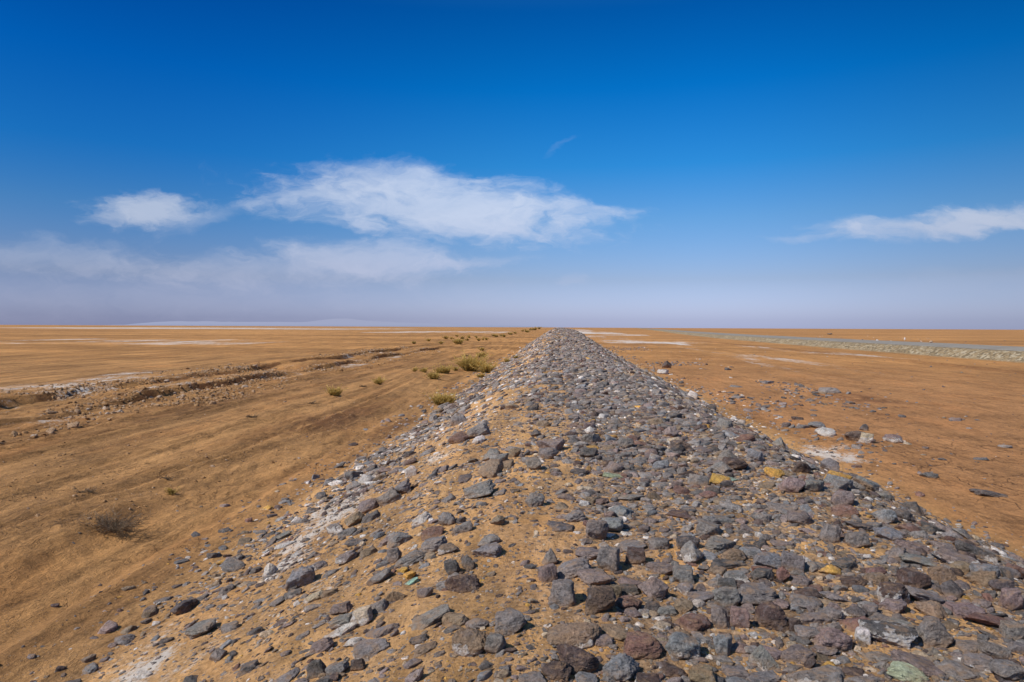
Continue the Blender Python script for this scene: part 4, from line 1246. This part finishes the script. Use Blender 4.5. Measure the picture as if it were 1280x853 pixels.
# both sides darkened, imitating lens vignetting and countering the model's brighter sunward sky
az = b.step(dx, -.64, .02, .61, 1.0); az2 = b.step(dx, .15, .62, 1.0, .68)
lt = b.step(dx, -.05, -.60)
tint = b.mix(b.step(dz, .04, .24), (1.05, 1.09, 1.22), (.60, 1.0, 1.22))
base = b.vm('SCALE', base, b.m('MULTIPLY', az, az2)); base = b.mix(lt, base, b.vm('MULTIPLY', base, tint))
# clouds: directions projected on the plane in front (u across, v up), each cloud a soft torn patch
yy_ = b.m('MAXIMUM', dy, .02)
U = b.m('DIVIDE', dx, yy_); Vv = b.m('DIVIDE', dz, yy_)
def uv(px, py):
    d = ray(px, py); return d[0] / d[1], d[2] / d[1]
wv = b.comb(U, Vv, 0.)
w1 = b.noise(b.vm('MULTIPLY', wv, (1., 2.2, 1.)), 5.5, 5, .6, out=1)
wsep = b.node('ShaderNodeSeparateXYZ'); b.l.new(w1, wsep.inputs[0])
Uw = b.m('ADD', U, b.m('MULTIPLY', b.m('SUBTRACT', wsep.outputs[0], .5), .16))
Vw = b.m('ADD', Vv, b.m('MULTIPLY', b.m('SUBTRACT', wsep.outputs[1], .5), .055))
# streaky cirrus texture
rotv = b.node('ShaderNodeVectorRotate', rotation_type='Z_AXIS'); b.l.new(b.comb(Uw, Vw, 0.), rotv.inputs[0]); rotv.inputs['Angle'].default_value = math.radians(14)
tex = b.noise(b.vm('MULTIPLY', rotv.outputs[0], (1., 3.0, 1.)), 7., 7, .56, .4)
tex2 = b.noise(b.vm('MULTIPLY', b.comb(Uw, Vw, 0.), (1., 2.4, 1.)), 22., 8, .63, .5)
tt = b.m('ADD', b.m('MULTIPLY', tex, .56), b.m('MULTIPLY', tex2, .44))
total = None
#        cx   cy   half w  half h  tilt  strength soft
CL = [(540, 258, 215, 40, 6, .80, 1.0), (480, 222, 130, 26, 5, .50, 1.0), (590, 280, 120, 26, 2, .55, 1.0), (700, 262, 105, 12, 2, .42, 1.0), (390, 240, 95, 14, -4, .36, 1.0),
      (183, 261, 68, 20, -5, .82, .9), (250, 272, 62, 14, -14, .26, 1.0), (130, 272, 34, 7, -8, .40, 1.0),
      (455, 325, 140, 22, 2, .60, 1.0), (330, 338, 230, 22, 0, .42, 1.2), (60, 322, 170, 18, 4, .40, 1.1), (590, 331, 70, 10, -3, .34, 1.0), (200, 370, 420, 26, 0, .24, 1.4),
      (1190, 283, 120, 13, -3, .80, .9), (1290, 275, 110, 14, -2, .72, 1.0), (1110, 281, 70, 8, 3, .45, 1.0), (1020, 296, 60, 5, 0, .20, 1.0),
      (705, 178, 26, 4.0, -18, .06, 1.0), (1250, 352, 200, 12, -2, .13, 1.0), (718, 352, 22, 6, 0, .18, 1.0)]
for cx_, cy_, hw, hh, tl, stg, soft in CL:
    u0, v0 = uv(cx_, cy_); a_ = hw / FPX * (1 + u0 * u0) ** .5; c_ = hh / FPX * (1 + u0 * u0) ** .5
    ct, st_ = math.cos(math.radians(-tl)), math.sin(math.radians(-tl))
    du = b.m('SUBTRACT', Uw, u0); dv = b.m('SUBTRACT', Vw, v0)
    p_ = b.m('ADD', b.m('MULTIPLY', du, ct / a_), b.m('MULTIPLY', dv, st_ / a_))
    q_ = b.m('ADD', b.m('MULTIPLY', du, -st_ / c_), b.m('MULTIPLY', dv, ct / c_))
    r2 = b.m('ADD', b.m('MULTIPLY', p_, p_), b.m('MULTIPLY', q_, q_))
    e2 = b.m('SUBTRACT', 1.18, b.m('SQRT', r2))                       # 1 in the middle, 0 past the rim
    dn = b.m('ADD', e2, b.m('MULTIPLY', b.m('SUBTRACT', tt, .50), 2.5))
    k = b.m('MULTIPLY', b.step(dn, -.10 * soft, 1.0 * soft), stg)
    k = b.m('MULTIPLY', k, b.step(r2, 3.6, 1.2))
    total = k if total is None else b.m('SUBTRACT', b.m('ADD', total, k), b.m('MULTIPLY', total, k))
front = b.step(dy, .05, .2)
cov = b.m('MULTIPLY', total, front)
ccol = b.mix(b.step(Vv, .02, .20), (.50, .53, .70), (.58, .665, .84))
ccol = b.vm('SCALE', ccol, b.m('MULTIPLY', b.step(dx, -.1, -.6, 1., .84), b.step(dx, .15, .62, 1., .84)))  # clouds dimmed to both sides by the same painted vignetting
ccol = b.vm('SCALE', ccol, b.m('ADD', .94, b.m('MULTIPLY', tt, .16)))
final = b.mix(cov, base, ccol)
# sky colours above are finished values: the sky texture part carries the 0.1 strength
b.l.new(b.vm('SCALE', final, 1.), bg.inputs[0]); bg.inputs[1].default_value = 1.0

sun = bpy.data.lights.new('sun', 'SUN'); sun.energy = 4.3; sun.angle = math.radians(.53); sun.color = (1., .955, .89)
so_ = bpy.data.objects.new('sun', sun); C.objects.link(so_)
to_sun = Vector((math.sin(SUN_AZ) * math.cos(SUN_EL), math.cos(SUN_AZ) * math.cos(SUN_EL), math.sin(SUN_EL)))
so_.rotation_euler = to_sun.to_track_quat('Z', 'Y').to_euler()

cam = bpy.data.cameras.new('camera'); co = bpy.data.objects.new('camera', cam); C.objects.link(co); SC.camera = co
cam.lens = LENS; cam.sensor_width = 36; cam.clip_start = .05; cam.clip_end = 60000
co.matrix_world = Matrix([[rt[0], up[0], -fw[0], EYE[0]], [rt[1], up[1], -fw[1], EYE[1]], [rt[2], up[2], -fw[2], EYE[2]], [0, 0, 0, 1]])
SC.view_settings.view_transform = 'Standard'; SC.view_settings.look = 'None'; SC.view_settings.exposure = 0
SC.cycles.max_bounces = 3; SC.cycles.use_adaptive_sampling = True; SC.cycles.adaptive_threshold = .015
